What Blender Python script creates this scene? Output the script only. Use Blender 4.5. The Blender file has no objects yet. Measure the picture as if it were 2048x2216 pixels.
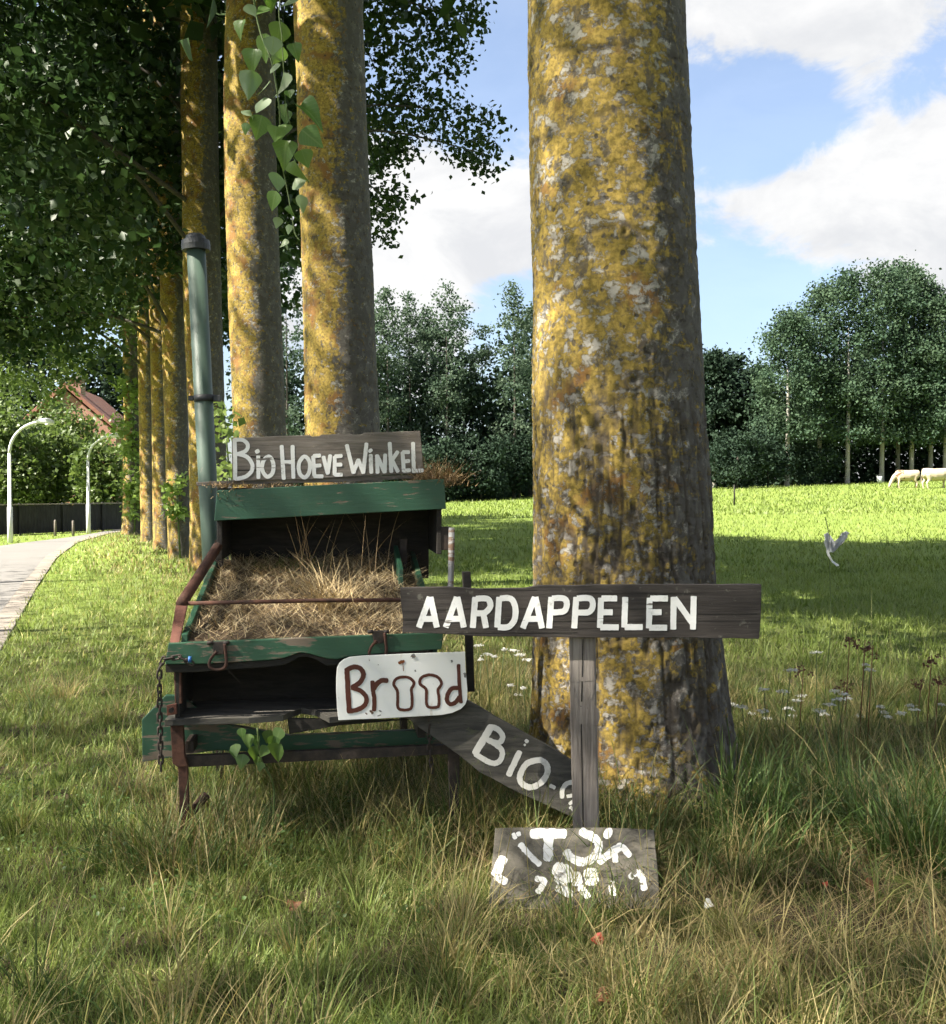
import bpy, bmesh, math, random
import numpy as np
from mathutils import Vector, Matrix

random.seed(7)
RNG = np.random.default_rng(11)
SC = bpy.context.scene
COL = SC.collection

# ------------------------------------------------------------------ camera
CAM_H, FPX, CX, CY, HORIZON = 1.5, 2150.0, 1024.0, 1108.0, 1064.0
PITCH = math.atan((CY - HORIZON) / FPX)
cam_data = bpy.data.cameras.new("camera")
cam = bpy.data.objects.new("camera", cam_data)
COL.objects.link(cam)
cam.location = (0, 0, CAM_H)
cam.rotation_euler = (math.pi / 2 - PITCH, 0, 0)
cam_data.sensor_fit = 'HORIZONTAL'
cam_data.sensor_width = 36.0
cam_data.lens = 36.0 * FPX / 2048.0
cam_data.clip_end = 3000
cam_data.clip_start = 0.05
SC.camera = cam

# ------------------------------------------------------------------ light
SUN_AZ = math.radians(-112)      # clockwise from +Y (straight ahead): the sun stands to the left, a little behind
SUN_EL = math.radians(47)
SUN_DIR = Vector((math.sin(SUN_AZ) * math.cos(SUN_EL), math.cos(SUN_AZ) * math.cos(SUN_EL), math.sin(SUN_EL)))
sun_data = bpy.data.lights.new("sun", 'SUN')
sun_data.energy = 5.0
sun_data.angle = math.radians(0.53)
sun_data.color = (1.0, 0.93, 0.80)
sun = bpy.data.objects.new("sun", sun_data)
COL.objects.link(sun)
sun.location = SUN_DIR * 60
sun.rotation_euler = SUN_DIR.to_track_quat('Z', 'Y').to_euler()

SC.view_settings.view_transform = 'Standard'
SC.view_settings.look = 'None'
SC.view_settings.gamma = 1.0
SC.view_settings.use_curve_mapping = False
SC.view_settings.exposure = 2.15
SC.render.engine = 'CYCLES'
SC.cycles.max_bounces = 4
SC.cycles.diffuse_bounces = 2
SC.cycles.use_adaptive_sampling = True
SC.cycles.adaptive_threshold = 0.03
SC.cycles.glossy_bounces = 1
SC.cycles.caustics_reflective = False
SC.cycles.caustics_refractive = False
SC.cycles.transmission_bounces = 2

SC.cycles.use_denoising = True
SC.cycles.debug_use_spatial_splits = True


class NT:
    """small helper that writes a node tree"""
    def __init__(self, tree):
        self.t = tree
        for n in list(tree.nodes):
            tree.nodes.remove(n)

    def n(self, typ, ins=None, **props):
        nd = self.t.nodes.new(typ)
        for k, v in props.items():
            setattr(nd, k, v)
        if ins:
            for k, v in ins.items():
                s = nd.inputs[k]
                if isinstance(v, bpy.types.NodeSocket):
                    self.t.links.new(v, s)
                else:
                    s.default_value = v
        return nd

    def math(self, op, a, b=0.0, c=0.0, clamp=False):
        nd = self.t.nodes.new('ShaderNodeMath')
        nd.operation = op
        nd.use_clamp = clamp
        for i, v in enumerate((a, b, c)):
            if isinstance(v, bpy.types.NodeSocket):
                self.t.links.new(v, nd.inputs[i])
            else:
                nd.inputs[i].default_value = v
        return nd.outputs[0]

    def vmath(self, op, a, b=(0, 0, 0), out=0):
        nd = self.t.nodes.new('ShaderNodeVectorMath')
        nd.operation = op
        for i, v in enumerate((a, b)):
            if isinstance(v, bpy.types.NodeSocket):
                self.t.links.new(v, nd.inputs[i])
            else:
                nd.inputs[i].default_value = v
        return nd.outputs[out]

    def mix(self, f, a, b):
        nd = self.t.nodes.new('ShaderNodeMix')
        nd.data_type = 'RGBA'
        for s, v in ((nd.inputs[0], f), (nd.inputs[6], a), (nd.inputs[7], b)):
            if isinstance(v, bpy.types.NodeSocket):
                self.t.links.new(v, s)
            elif s.type == 'RGBA':
                s.default_value = (v[0], v[1], v[2], 1)
            else:
                s.default_value = v
        return nd.outputs[2]

    def noise(self, vec, scale, detail=6, rough=0.55, dist=0.0, off=None):
        if off is not None:
            vec = self.vmath('ADD', vec, off)
        nd = self.n('ShaderNodeTexNoise', {'Vector': vec, 'Scale': scale, 'Detail': detail, 'Roughness': rough, 'Distortion': dist})
        return nd.outputs[0]

    def step(self, v, a, b):
        nd = self.n('ShaderNodeMapRange', {0: v, 1: a, 2: b, 3: 0.0, 4: 1.0}, interpolation_type='SMOOTHSTEP')
        return nd.outputs[0]


def ray(px, py):
    a, b = (px - CX) / FPX, (CY - py) / FPX
    F = Vector((0, math.cos(PITCH), -math.sin(PITCH)))
    U = Vector((0, math.sin(PITCH), math.cos(PITCH)))
    return F + Vector((1, 0, 0)) * a + U * b


EYE = Vector((0, 0, CAM_H))


def at(px, py, d):
    r = ray(px, py)
    return EYE + r * (d / r.y)


def hit(px, py, p0, nrm):
    r = ray(px, py)
    return EYE + r * ((p0 - EYE).dot(nrm) / r.dot(nrm))


D = 2048.0 / 1848.0     # a 1848-wide reading of the photograph


def dat(x, y, d):
    return at(x * D, y * D, d)


# ------------------------------------------------------------------ sky
world = bpy.data.worlds.new("World")
SC.world = world
world.use_nodes = True
w = NT(world.node_tree)
sky = w.n('ShaderNodeTexSky', sky_type='NISHITA', sun_disc=False, sun_elevation=SUN_EL, sun_rotation=SUN_AZ,
          air_density=1.0, dust_density=2.2, ozone_density=3.0, altitude=0.0)
tc = w.n('ShaderNodeTexCoord').outputs['Generated']
dirv = w.vmath('NORMALIZE', tc)
big = w.noise(w.vmath('MULTIPLY', dirv, (1, 1, 1.7)), 2.6, 5, 0.55, 0.3, off=(3.1, 0.7, 1.3))
fine = w.noise(w.vmath('MULTIPLY', dirv, (1, 1, 1.5)), 11.0, 8, 0.62, 0.35)
dens = w.math('ADD', w.math('MULTIPLY', big, 1.0), w.math('MULTIPLY', w.math('SUBTRACT', fine, 0.5), 1.05))
# fields of cloud and the blue gaps between them, each at its own place in the sky
for (px, py, r, sq, amp) in ((1890, 40, 0.10, 1.5, 0.30), (1600, 70, 0.13, 1.5, 0.26), (2000, 420, 0.17, 1.4, 0.40), (1650, 470, 0.11, 1.6, 0.38), (930, 500, 0.15, 1.5, 0.52),
                             (1570, 275, 0.10, 1.1, -0.52), (1740, 225, 0.08, 1.0, -0.42), (1060, 160, 0.10, 0.8, -0.55), (1640, 740, 0.17, 1.7, -0.75), (2040, 90, 0.05, 1.0, -0.40), (1090, 660, 0.06, 1.5, -0.40)):
    c = ray(px, py).normalized()
    dv = w.vmath('MULTIPLY', w.vmath('SUBTRACT', dirv, tuple(c)), (1, 1, sq))
    d2 = w.vmath('DOT_PRODUCT', dv, dv, out=1)
    g = w.math('POWER', 2.718, w.math('MULTIPLY', d2, -1.0 / (r * r)))
    dens = w.math('MULTIPLY_ADD', g, amp, dens)
mask = w.math('MULTIPLY_ADD', w.step(dens, 0.41, 0.64), 0.80, 0.20)
shade = w.noise(w.vmath('MULTIPLY', dirv, (1, 1, 1.8)), 7.0, 6, 0.6, 0.4, off=(5, 2, 9))
ccol = w.mix(w.step(shade, 0.35, 0.62), (2.9, 2.95, 3.05), (3.6, 3.6, 3.6))
skyc = w.mix(1.0, sky.outputs[0], sky.outputs[0])
tint = w.n('ShaderNodeMix', data_type='RGBA', blend_type='MULTIPLY')
tint.inputs[0].default_value = 1.0
world.node_tree.links.new(sky.outputs[0], tint.inputs[6])
tint.inputs[7].default_value = (1.0, 1.0, 1.0, 1)
fin = w.mix(mask, tint.outputs[2], ccol)
bg = w.n('ShaderNodeBackground', {'Color': fin, 'Strength': 0.064})
out = w.n('ShaderNodeOutputWorld', {'Surface': bg.outputs[0]})
world.cycles.sampling_method = 'MANUAL'
world.cycles.sample_map_resolution = 512

# ------------------------------------------------------------------ materials
MATS = {}


def newmat(name):
    m = bpy.data.materials.new(name)
    m.use_nodes = True
    nt = NT(m.node_tree)
    MATS[name] = m
    return m, nt


def finish(nt, bsdf, bump=None, strength=0.4, dist=0.01):
    if bump is not None:
        b = nt.n('ShaderNodeBump', {'Height': bump, 'Strength': strength, 'Distance': dist})
        nt.t.links.new(b.outputs[0], bsdf.inputs['Normal'])
    nt.n('ShaderNodeOutputMaterial', {'Surface': bsdf.outputs[0]})


def obco(nt):
    return nt.n('ShaderNodeTexCoord').outputs['Object']


def bark_material(name, furrow_top, scale=1.0, lichen=0.0, orange=0.0, shade0=0.42, bk=0.09, bw=0.8):
    m, nt = newmat(name)
    P = obco(nt)
    Ps = nt.vmath('MULTIPLY', P, (1, 1, 1))
    sep = nt.n('ShaderNodeSeparateXYZ', {0: P})
    n_big = nt.noise(Ps, 2.3 * scale, 4, 0.5)
    n_mid = nt.noise(nt.vmath('MULTIPLY', P, (1, 1, 1.25)), 14.0 * scale, 10, 0.74, 0.25)
    n_fine = nt.noise(Ps, 38.0 * scale, 8, 0.7)
    n_pale = nt.noise(nt.vmath('MULTIPLY', P, (1, 1, 1.5)), 9.0 * scale, 10, 0.74, 0.4, off=(7, 3, 1))
    # shaded right side is painted in: lichen and pale bark thin out there
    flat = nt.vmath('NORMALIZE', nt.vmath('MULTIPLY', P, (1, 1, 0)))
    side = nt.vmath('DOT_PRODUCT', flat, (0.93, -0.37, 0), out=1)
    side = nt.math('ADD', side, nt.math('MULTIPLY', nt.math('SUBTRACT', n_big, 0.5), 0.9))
    back = nt.step(side, shade0, shade0 + bw)
    bare = nt.mix(n_fine, (0.07, 0.062, 0.052), (0.17, 0.155, 0.135))
    pale = nt.mix(n_fine, (0.24, 0.22, 0.19), (0.50, 0.465, 0.405))
    yel = nt.mix(nt.step(n_fine, 0.35, 0.65), (0.160, 0.113, 0.022), (0.41, 0.288, 0.062))
    ora = nt.mix(n_fine, (0.145, 0.070, 0.018), (0.29, 0.148, 0.040))
    n_or = nt.noise(Ps, 3.3 * scale, 6, 0.65, 0.3, off=(1, 9, 4))
    yel = nt.mix(nt.step(n_or, 0.56 - orange, 0.68 - orange), yel, ora)
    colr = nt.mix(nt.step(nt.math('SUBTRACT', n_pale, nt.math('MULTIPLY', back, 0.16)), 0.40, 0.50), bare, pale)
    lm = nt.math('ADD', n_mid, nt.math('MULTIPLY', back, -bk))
    lm = nt.math('ADD', lm, lichen)
    lm_low = nt.step(sep.outputs[2], furrow_top + 0.3, furrow_top - 0.3)
    lmask = nt.step(lm, 0.435, 0.485)
    colr = nt.mix(lmask, colr, yel)
    # bare dark crust, stronger on the side painted as shaded
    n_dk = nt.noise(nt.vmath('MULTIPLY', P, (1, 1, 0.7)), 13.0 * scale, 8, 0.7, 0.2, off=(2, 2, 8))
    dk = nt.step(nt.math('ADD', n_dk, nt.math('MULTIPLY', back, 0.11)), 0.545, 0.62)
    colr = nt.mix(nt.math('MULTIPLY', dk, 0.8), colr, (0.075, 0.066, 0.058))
    # dark pores
    vor = nt.n('ShaderNodeTexVoronoi', {'Vector': nt.vmath('ADD', P, nt.vmath('MULTIPLY', nt.n('ShaderNodeTexNoise', {'Vector': P, 'Scale': 8.0}).outputs[1], (0.08, 0.08, 0.08))), 'Scale': 17.0 * scale})
    pores = nt.math('MULTIPLY', nt.step(vor.outputs['Distance'], 0.24, 0.15), nt.step(nt.noise(Ps, 7.0, 2, off=(4, 4, 4)), 0.42, 0.52))
    colr = nt.mix(nt.math('MULTIPLY', pores, 0.8), colr, (0.05, 0.043, 0.038))
    # cracks, scar rings and knots are coloured a dark brown
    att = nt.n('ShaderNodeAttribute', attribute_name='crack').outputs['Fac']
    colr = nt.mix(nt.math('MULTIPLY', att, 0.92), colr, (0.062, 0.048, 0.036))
    bs = nt.n('ShaderNodeBsdfPrincipled', {'Base Color': colr, 'Roughness': 0.92})
    hgt = nt.math('ADD', nt.math('MULTIPLY', n_fine, 0.5), nt.math('MULTIPLY', n_mid, 0.9))
    hgt = nt.math('ADD', hgt, nt.math('MULTIPLY', lmask, 0.35))
    hgt = nt.math('SUBTRACT', hgt, nt.math('MULTIPLY', pores, 0.4))
    finish(nt, bs, hgt, 0.9, 0.012)
    return m


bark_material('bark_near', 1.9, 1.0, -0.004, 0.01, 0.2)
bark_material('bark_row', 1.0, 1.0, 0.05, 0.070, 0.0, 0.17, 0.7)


def plain_wood(name, c1, c2, stretch=(2, 14, 30), rough=0.85, moss=None, gscale=1.0):
    m, nt = newmat(name)
    P = obco(nt)
    V = nt.vmath('MULTIPLY', P, stretch)
    g = nt.noise(V, 2.2 * gscale, 8, 0.65, 0.5)
    big = nt.noise(P, 3.0, 4, 0.5)
    f = nt.step(nt.math('ADD', nt.math('MULTIPLY', g, 0.75), nt.math('MULTIPLY', big, 0.25)), 0.33, 0.66)
    c = nt.mix(f, c1, c2)
    fine = nt.noise(nt.vmath('MULTIPLY', P, tuple(4 * s for s in stretch)), 3.0, 6, 0.7)
    c = nt.mix(nt.math('MULTIPLY', nt.step(fine, 0.60, 0.68), 0.55), c, tuple(0.35 * v for v in c1))
    if moss:
        mk = nt.step(nt.noise(P, 16.0, 6, 0.7, off=(3, 1, 2)), 0.60, 0.68)
        c = nt.mix(nt.math('MULTIPLY', mk, 0.6), c, moss)
    bs = nt.n('ShaderNodeBsdfPrincipled', {'Base Color': c, 'Roughness': rough})
    finish(nt, bs, nt.math('ADD', g, nt.math('MULTIPLY', fine, 0.6)), 0.5, 0.006)
    return m


plain_wood('wood_dark_sign', (0.020, 0.016, 0.014), (0.058, 0.049, 0.044), (1.2, 6, 26), moss=(0.16, 0.155, 0.13))
plain_wood('wood_grey', (0.10, 0.085, 0.072), (0.24, 0.21, 0.185), (1.2, 6, 22), moss=(0.30, 0.25, 0.21))
plain_wood('wood_post', (0.12, 0.10, 0.088), (0.30, 0.265, 0.235), (26, 10, 1.3))
plain_wood('wood_plank', (0.032, 0.030, 0.026), (0.095, 0.088, 0.074), (2, 6, 14), moss=(0.10, 0.11, 0.05))
plain_wood('wood_low', (0.040, 0.037, 0.028), (0.16, 0.145, 0.115), (7, 7, 9), moss=(0.055, 0.07, 0.03))
plain_wood('wood_black', (0.009, 0.008, 0.007), (0.030, 0.025, 0.020), (3, 6, 18))
plain_wood('wood_fence', (0.012, 0.012, 0.013), (0.035, 0.034, 0.036), (20, 6, 1.5))


def painted(name, paint, under, wear=0.62, rough=0.45, stretch=(2, 5, 16)):
    m, nt = newmat(name)
    P = obco(nt)
    V = nt.vmath('MULTIPLY', P, stretch)
    g = nt.noise(V, 3.0, 8, 0.68, 0.3)
    b = nt.noise(P, 5.0, 4, 0.5, off=(2, 7, 1))
    c = nt.mix(b, tuple(v * 0.72 for v in paint), tuple(min(1, v * 1.25) for v in paint))
    wm = nt.step(nt.math('ADD', nt.math('MULTIPLY', g, 0.6), nt.math('MULTIPLY', b, 0.4)), wear, wear + 0.035)
    c = nt.mix(wm, c, under)
    dirt = nt.noise(P, 22.0, 7, 0.7)
    c = nt.mix(nt.math('MULTIPLY', nt.step(dirt, 0.55, 0.75), 0.45), c, (0.07, 0.06, 0.04))
    r = nt.math('MULTIPLY_ADD', wm, 0.4, rough)
    bs = nt.n('ShaderNodeBsdfPrincipled', {'Base Color': c, 'Roughness': r})
    finish(nt, bs, nt.math('SUBTRACT', g, nt.math('MULTIPLY', wm, 0.5)), 0.35, 0.004)
    return m


painted('green_paint', (0.020, 0.072, 0.042), (0.15, 0.12, 0.09), 0.575)
painted('green_paint_worn', (0.022, 0.075, 0.042), (0.15, 0.12, 0.09), 0.54)
painted('pipe_paint', (0.070, 0.110, 0.085), (0.16, 0.17, 0.15), 0.63, 0.5, (3, 3, 1.2))
painted('grey_metal', (0.20, 0.205, 0.21), (0.12, 0.075, 0.05), 0.52, 0.5)
painted('letter_white', (0.85, 0.85, 0.83), (0.20, 0.18, 0.16), 0.605, 0.6, (2, 5, 22))
painted('letter_low', (0.80, 0.80, 0.77), (0.13, 0.12, 0.09), 0.555, 0.7, (9, 9, 9))
painted('letter_old', (0.62, 0.61, 0.57), (0.13, 0.12, 0.10), 0.60, 0.7, (6, 6, 6))
painted('letter_brown', (0.085, 0.020, 0.012), (0.10, 0.035, 0.02), 0.75, 0.45, (4, 4, 4))
painted('lamp_white', (0.70, 0.72, 0.70), (0.55, 0.55, 0.5), 0.7, 0.4, (2, 2, 2))


def enamel():
    m, nt = newmat('enamel')
    P = obco(nt)
    b = nt.noise(P, 6.0, 6, 0.6)
    c = nt.mix(b, (0.78, 0.79, 0.78), (0.88, 0.88, 0.87))
    chips = nt.step(nt.noise(P, 30.0, 6, 0.6, off=(3, 0, 5)), 0.69, 0.72)
    c = nt.mix(chips, c, (0.07, 0.06, 0.055))
    str_ = nt.step(nt.noise(nt.vmath('MULTIPLY', P, (26, 5, 3)), 1.5, 5, 0.6, off=(1, 1, 6)), 0.64, 0.72)
    c = nt.mix(nt.math('MULTIPLY', str_, 0.35), c, (0.45, 0.33, 0.20))
    bs = nt.n('ShaderNodeBsdfPrincipled', {'Base Color': c, 'Roughness': 0.32})
    finish(nt, bs, b, 0.08, 0.004)


enamel()


def rust(name, a, b_, rough=0.85):
    m, nt = newmat(name)
    P = obco(nt)
    n1 = nt.noise(P, 26.0, 8, 0.7)
    n2 = nt.noise(P, 7.0, 5, 0.6)
    c = nt.mix(nt.step(nt.math('ADD', nt.math('MULTIPLY', n1, .5), nt.math('MULTIPLY', n2, .5)), 0.38, 0.62), a, b_)
    bs = nt.n('ShaderNodeBsdfPrincipled', {'Base Color': c, 'Roughness': rough, 'Metallic': 0.15})
    finish(nt, bs, n1, 0.6, 0.004)


rust('rust', (0.035, 0.017, 0.012), (0.115, 0.050, 0.032))
rust('rust_red', (0.075, 0.026, 0.018), (0.17, 0.070, 0.048))
rust('iron_dark', (0.018, 0.015, 0.013), (0.060, 0.042, 0.033), 0.7)
rust('cap_dark', (0.020, 0.022, 0.025), (0.045, 0.048, 0.052), 0.5)
rust('blue_tape', (0.03, 0.12, 0.35), (0.05, 0.2, 0.5), 0.5)
rust('rust_stain', (0.16, 0.045, 0.012), (0.26, 0.09, 0.02), 0.8)


def leafy(name, c1, c2, trans=0.35, rough=0.5, tcol=None, spec=0.5):
    m, nt = newmat(name)
    a = nt.n('ShaderNodeAttribute', attribute_name='rnd').outputs['Fac']
    c = nt.mix(a, c1, c2)
    bs = nt.n('ShaderNodeBsdfPrincipled', {'Base Color': c, 'Roughness': rough, 'Specular IOR Level': spec})
    tcl = nt.mix(a, tuple(v * 1.5 for v in (tcol or c1)), tuple(v * 1.5 for v in (tcol or c2)))
    tr = nt.n('ShaderNodeBsdfTranslucent', {'Color': tcl})
    mx = nt.n('ShaderNodeMixShader', {0: trans, 1: bs.outputs[0], 2: tr.outputs[0]})
    nt.n('ShaderNodeOutputMaterial', {'Surface': mx.outputs[0]})
    return m


leafy('leaf_poplar', (0.017, 0.040, 0.013), (0.040, 0.074, 0.022), 0.25, 0.5, None, 0.3)
plain_wood('limb_bark', (0.03, 0.025, 0.02), (0.08, 0.07, 0.055))
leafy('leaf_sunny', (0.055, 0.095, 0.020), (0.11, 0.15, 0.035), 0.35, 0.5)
leafy('leaf_far', (0.036, 0.068, 0.044), (0.066, 0.100, 0.056), 0.22, 0.8, None, 0.1)  # distance haze is put into the colour: paler, bluer green
leafy('leaf_mid', (0.046, 0.078, 0.052), (0.085, 0.118, 0.076), 0.35, 0.7, None, 0.15)  # wood edge: haze mixed into the leaf colour as a bluish lift
plain_wood('trunk_far', (0.18, 0.17, 0.15), (0.36, 0.34, 0.30))
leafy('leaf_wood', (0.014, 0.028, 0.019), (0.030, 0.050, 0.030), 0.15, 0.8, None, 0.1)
leafy('leaf_ivy', (0.11, 0.19, 0.03), (0.26, 0.34, 0.09), 0.35, 0.45)
leafy('petal', (0.62, 0.62, 0.58), (0.78, 0.77, 0.72), 0.25, 0.7)
leafy('petal_dry', (0.09, 0.035, 0.03), (0.15, 0.06, 0.04), 0.1, 0.8)
leafy('stem_green', (0.08, 0.12, 0.03), (0.13, 0.15, 0.05), 0.1, 0.7)
leafy('plastic_film', (0.60, 0.61, 0.63), (0.78, 0.79, 0.80), 0.3, 0.35)
leafy('red_scrap', (0.40, 0.06, 0.035), (0.5, 0.09, 0.05), 0.1, 0.6)
leafy('brown_leaf', (0.17, 0.075, 0.03), (0.26, 0.12, 0.05), 0.15, 0.7)


def big_leaf():
    m, nt = newmat('leaf_near')
    P = obco(nt)
    ob = nt.n('ShaderNodeObjectInfo').outputs['Random']
    geo = nt.n('ShaderNodeNewGeometry').outputs['Backfacing']
    top = nt.mix(ob, (0.060, 0.130, 0.028), (0.135, 0.225, 0.060))
    under = nt.mix(ob, (0.19, 0.26, 0.15), (0.30, 0.37, 0.24))
    c = nt.mix(geo, top, under)
    sp = nt.n('ShaderNodeSeparateXYZ', {0: P})
    ax = nt.math('ABSOLUTE', sp.outputs[0])
    mid = nt.step(ax, 0.0035, 0.0015)
    vv = nt.math('SINE', nt.math('MULTIPLY', nt.math('SUBTRACT', sp.outputs[1], nt.math('MULTIPLY', ax, 0.9)), 520.0))
    vein = nt.math('MAXIMUM', mid, nt.math('MULTIPLY', nt.step(vv, 0.86, 0.98), 0.55))
    c = nt.mix(nt.math('MULTIPLY', vein, 0.45), c, (0.24, 0.32, 0.12))
    bs = nt.n('ShaderNodeBsdfPrincipled', {'Base Color': c, 'Roughness': 0.42})
    b = nt.n('ShaderNodeBump', {'Height': vein, 'Strength': 0.3, 'Distance': 0.002})
    nt.t.links.new(b.outputs[0], bs.inputs['Normal'])
    tr = nt.n('ShaderNodeBsdfTranslucent', {'Color': nt.mix(ob, (0.14, 0.26, 0.03), (0.24, 0.36, 0.05))})
    mx = nt.n('ShaderNodeMixShader', {0: 0.38, 1: bs.outputs[0], 2: tr.outputs[0]})
    nt.n('ShaderNodeOutputMaterial', {'Surface': mx.outputs[0]})


big_leaf()


def grass_mat():
    m, nt = newmat('grass_blade')
    a = nt.n('ShaderNodeAttribute', attribute_name='col')
    bs = nt.n('ShaderNodeBsdfPrincipled', {'Base Color': a.outputs['Color'], 'Roughness': 0.55, 'Specular IOR Level': 0.35})
    tr = nt.n('ShaderNodeBsdfTranslucent', {'Color': nt.vmath('MULTIPLY', a.outputs['Color'], (1.35, 1.35, 1.0))})
    mx = nt.n('ShaderNodeMixShader', {0: 0.33, 1: bs.outputs[0], 2: tr.outputs[0]})
    nt.n('ShaderNodeOutputMaterial', {'Surface': mx.outputs[0]})
    m, nt = newmat('hay_straw')
    a = nt.n('ShaderNodeAttribute', attribute_name='col')
    bs = nt.n('ShaderNodeBsdfPrincipled', {'Base Color': a.outputs['Color'], 'Roughness': 0.8})
    nt.n('ShaderNodeOutputMaterial', {'Surface': bs.outputs[0]})
    m, nt = newmat('ground')
    P = obco(nt)
    n1 = nt.noise(P, 2.5, 8, 0.65)
    n2 = nt.noise(P, 40.0, 6, 0.7)
    n3 = nt.noise(P, 0.25, 4, 0.5)
    soil = nt.mix(n2, (0.035, 0.026, 0.018), (0.11, 0.085, 0.055))
    gr = nt.mix(n2, (0.055, 0.075, 0.018), (0.11, 0.14, 0.035))
    near = nt.mix(nt.step(n1, 0.42, 0.60), soil, gr)
    far = nt.mix(n3, (0.11, 0.18, 0.030), (0.17, 0.22, 0.05))
    far = nt.mix(nt.math('MULTIPLY', n1, 0.5), far, (0.16, 0.19, 0.05))
    dist = nt.vmath('LENGTH', P, out=1)
    c = nt.mix(nt.step(dist, 7.0, 16.0), near, far)
    bs = nt.n('ShaderNodeBsdfPrincipled', {'Base Color': c, 'Roughness': 0.95, 'Specular IOR Level': 0.1})
    finish(nt, bs, n2, 0.6, 0.02)
    m, nt = newmat('asphalt')
    P = obco(nt)
    n1 = nt.noise(P, 160.0, 4, 0.7)
    n2 = nt.noise(P, 1.2, 6, 0.6)
    c = nt.mix(n2, (0.105, 0.10, 0.096), (0.165, 0.158, 0.15))
    c = nt.mix(nt.math('MULTIPLY', n1, 0.5), c, (0.24, 0.23, 0.215))
    st = nt.step(nt.noise(P, 0.7, 7, 0.7, 0.6, off=(3, 3, 0)), 0.52, 0.66)
    c = nt.mix(nt.math('MULTIPLY', st, 0.22), c, (0.075, 0.072, 0.068))
    bs = nt.n('ShaderNodeBsdfPrincipled', {'Base Color': c, 'Roughness': 0.8})
    finish(nt, bs, n1, 0.4, 0.005)
    m, nt = newmat('concrete')
    P = obco(nt)
    n1 = nt.noise(P, 90.0, 5, 0.7)
    n2 = nt.noise(P, 2.5, 6, 0.6)
    c = nt.mix(nt.step(n2, 0.35, 0.65), (0.17, 0.15, 0.13), (0.25, 0.22, 0.19))
    c = nt.mix(nt.math('MULTIPLY', n1, 0.4), c, (0.16, 0.14, 0.11))
    bs = nt.n('ShaderNodeBsdfPrincipled', {'Base Color': c, 'Roughness': 0.9})
    finish(nt, bs, n1, 0.4, 0.004)
    m, nt = newmat('brick_far')
    P = obco(nt)
    br = nt.n('ShaderNodeTexBrick', {'Vector': nt.n('ShaderNodeMapping', {'Vector': P, 'Rotation': (math.pi / 2, 0, 0)}).outputs[0], 'Color1': (0.30, 0.12, 0.08, 1), 'Color2': (0.22, 0.09, 0.06, 1), 'Mortar': (0.32, 0.28, 0.24, 1), 'Scale': 5.0})
    bs = nt.n('ShaderNodeBsdfPrincipled', {'Base Color': br.outputs[0], 'Roughness': 0.9})
    finish(nt, bs)
    m, nt = newmat('roof_tile')
    P = obco(nt)
    n1 = nt.noise(P, 5.0, 6, 0.6)
    wv = nt.n('ShaderNodeTexWave', {'Vector': P, 'Scale': 3.0, 'Distortion': 0.5}, bands_direction='Y')
    c = nt.mix(n1, (0.15, 0.055, 0.035), (0.25, 0.105, 0.07))
    bs = nt.n('ShaderNodeBsdfPrincipled', {'Base Color': c, 'Roughness': 0.8})
    finish(nt, bs, wv.outputs[1], 0.6, 0.05)
    m, nt = newmat('cow_hide')
    P = obco(nt)
    n1 = nt.noise(P, 2.6, 4, 0.5, 0.4)
    c = nt.mix(nt.step(n1, 0.58, 0.64), (0.44, 0.36, 0.25), (0.15, 0.08, 0.045))
    bs = nt.n('ShaderNodeBsdfPrincipled', {'Base Color': c, 'Roughness': 0.75})
    finish(nt, bs, nt.noise(P, 60, 3), 0.2, 0.01)
    m, nt = newmat('cow_cream')
    P = obco(nt)
    n1 = nt.noise(P, 3.0, 4, 0.5, 0.4)
    c = nt.mix(n1, (0.36, 0.29, 0.20), (0.52, 0.44, 0.33))
    bs = nt.n('ShaderNodeBsdfPrincipled', {'Base Color': c, 'Roughness': 0.75})
    finish(nt, bs, nt.noise(P, 60, 3), 0.2, 0.01)


grass_mat()

# ------------------------------------------------------------------ mesh helpers
WORLD_AT = {}


def wpos(o):
    return WORLD_AT.get(o.name, Vector((0, 0, 0))) if o is not None else Vector((0, 0, 0))


def tag(o, label=None, cat=None, group=None, kind=None):
    if label:
        o['label'] = label
    if cat:
        o['category'] = cat
    if group:
        o['group'] = group
    if kind:
        o['kind'] = kind
    return o


def thing(name, loc, label, cat, group=None):
    o = bpy.data.objects.new(name, None)
    COL.objects.link(o)
    o.location = loc
    o.empty_display_size = 0.1
    WORLD_AT[o.name] = Vector(loc)
    return tag(o, label, cat, group)


def link_mesh(name, me, mat, parent=None, origin=None):
    o = bpy.data.objects.new(name, me)
    COL.objects.link(o)
    if mat is not None and not me.materials:
        me.materials.append(MATS[mat] if isinstance(mat, str) else mat)
    if parent is not None:
        o.parent = parent
        WORLD_AT[o.name] = wpos(parent)
    elif origin is not None:
        o.location = origin
        WORLD_AT[o.name] = Vector(origin)
    return o


def mk(name, verts, faces, mat, parent=None, origin=None, smooth=False, bevel=0.0, tris=None):
    base = wpos(parent) if parent is not None else (Vector(origin) if origin is not None else Vector((0, 0, 0)))
    me = bpy.data.meshes.new(name)
    me.from_pydata([tuple(Vector(v) - base) for v in verts], [], faces)
    bm = bmesh.new()
    bm.from_mesh(me)
    bmesh.ops.recalc_face_normals(bm, faces=bm.faces)
    bm.to_mesh(me)
    bm.free()
    if smooth:
        me.polygons.foreach_set('use_smooth', [True] * len(me.polygons))
    o = link_mesh(name, me, mat, parent, origin)
    if bevel > 0:
        b = o.modifiers.new('bevel', 'BEVEL')
        b.width = bevel
        b.segments = 2
        b.limit_method = 'ANGLE'
    return o


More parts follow.
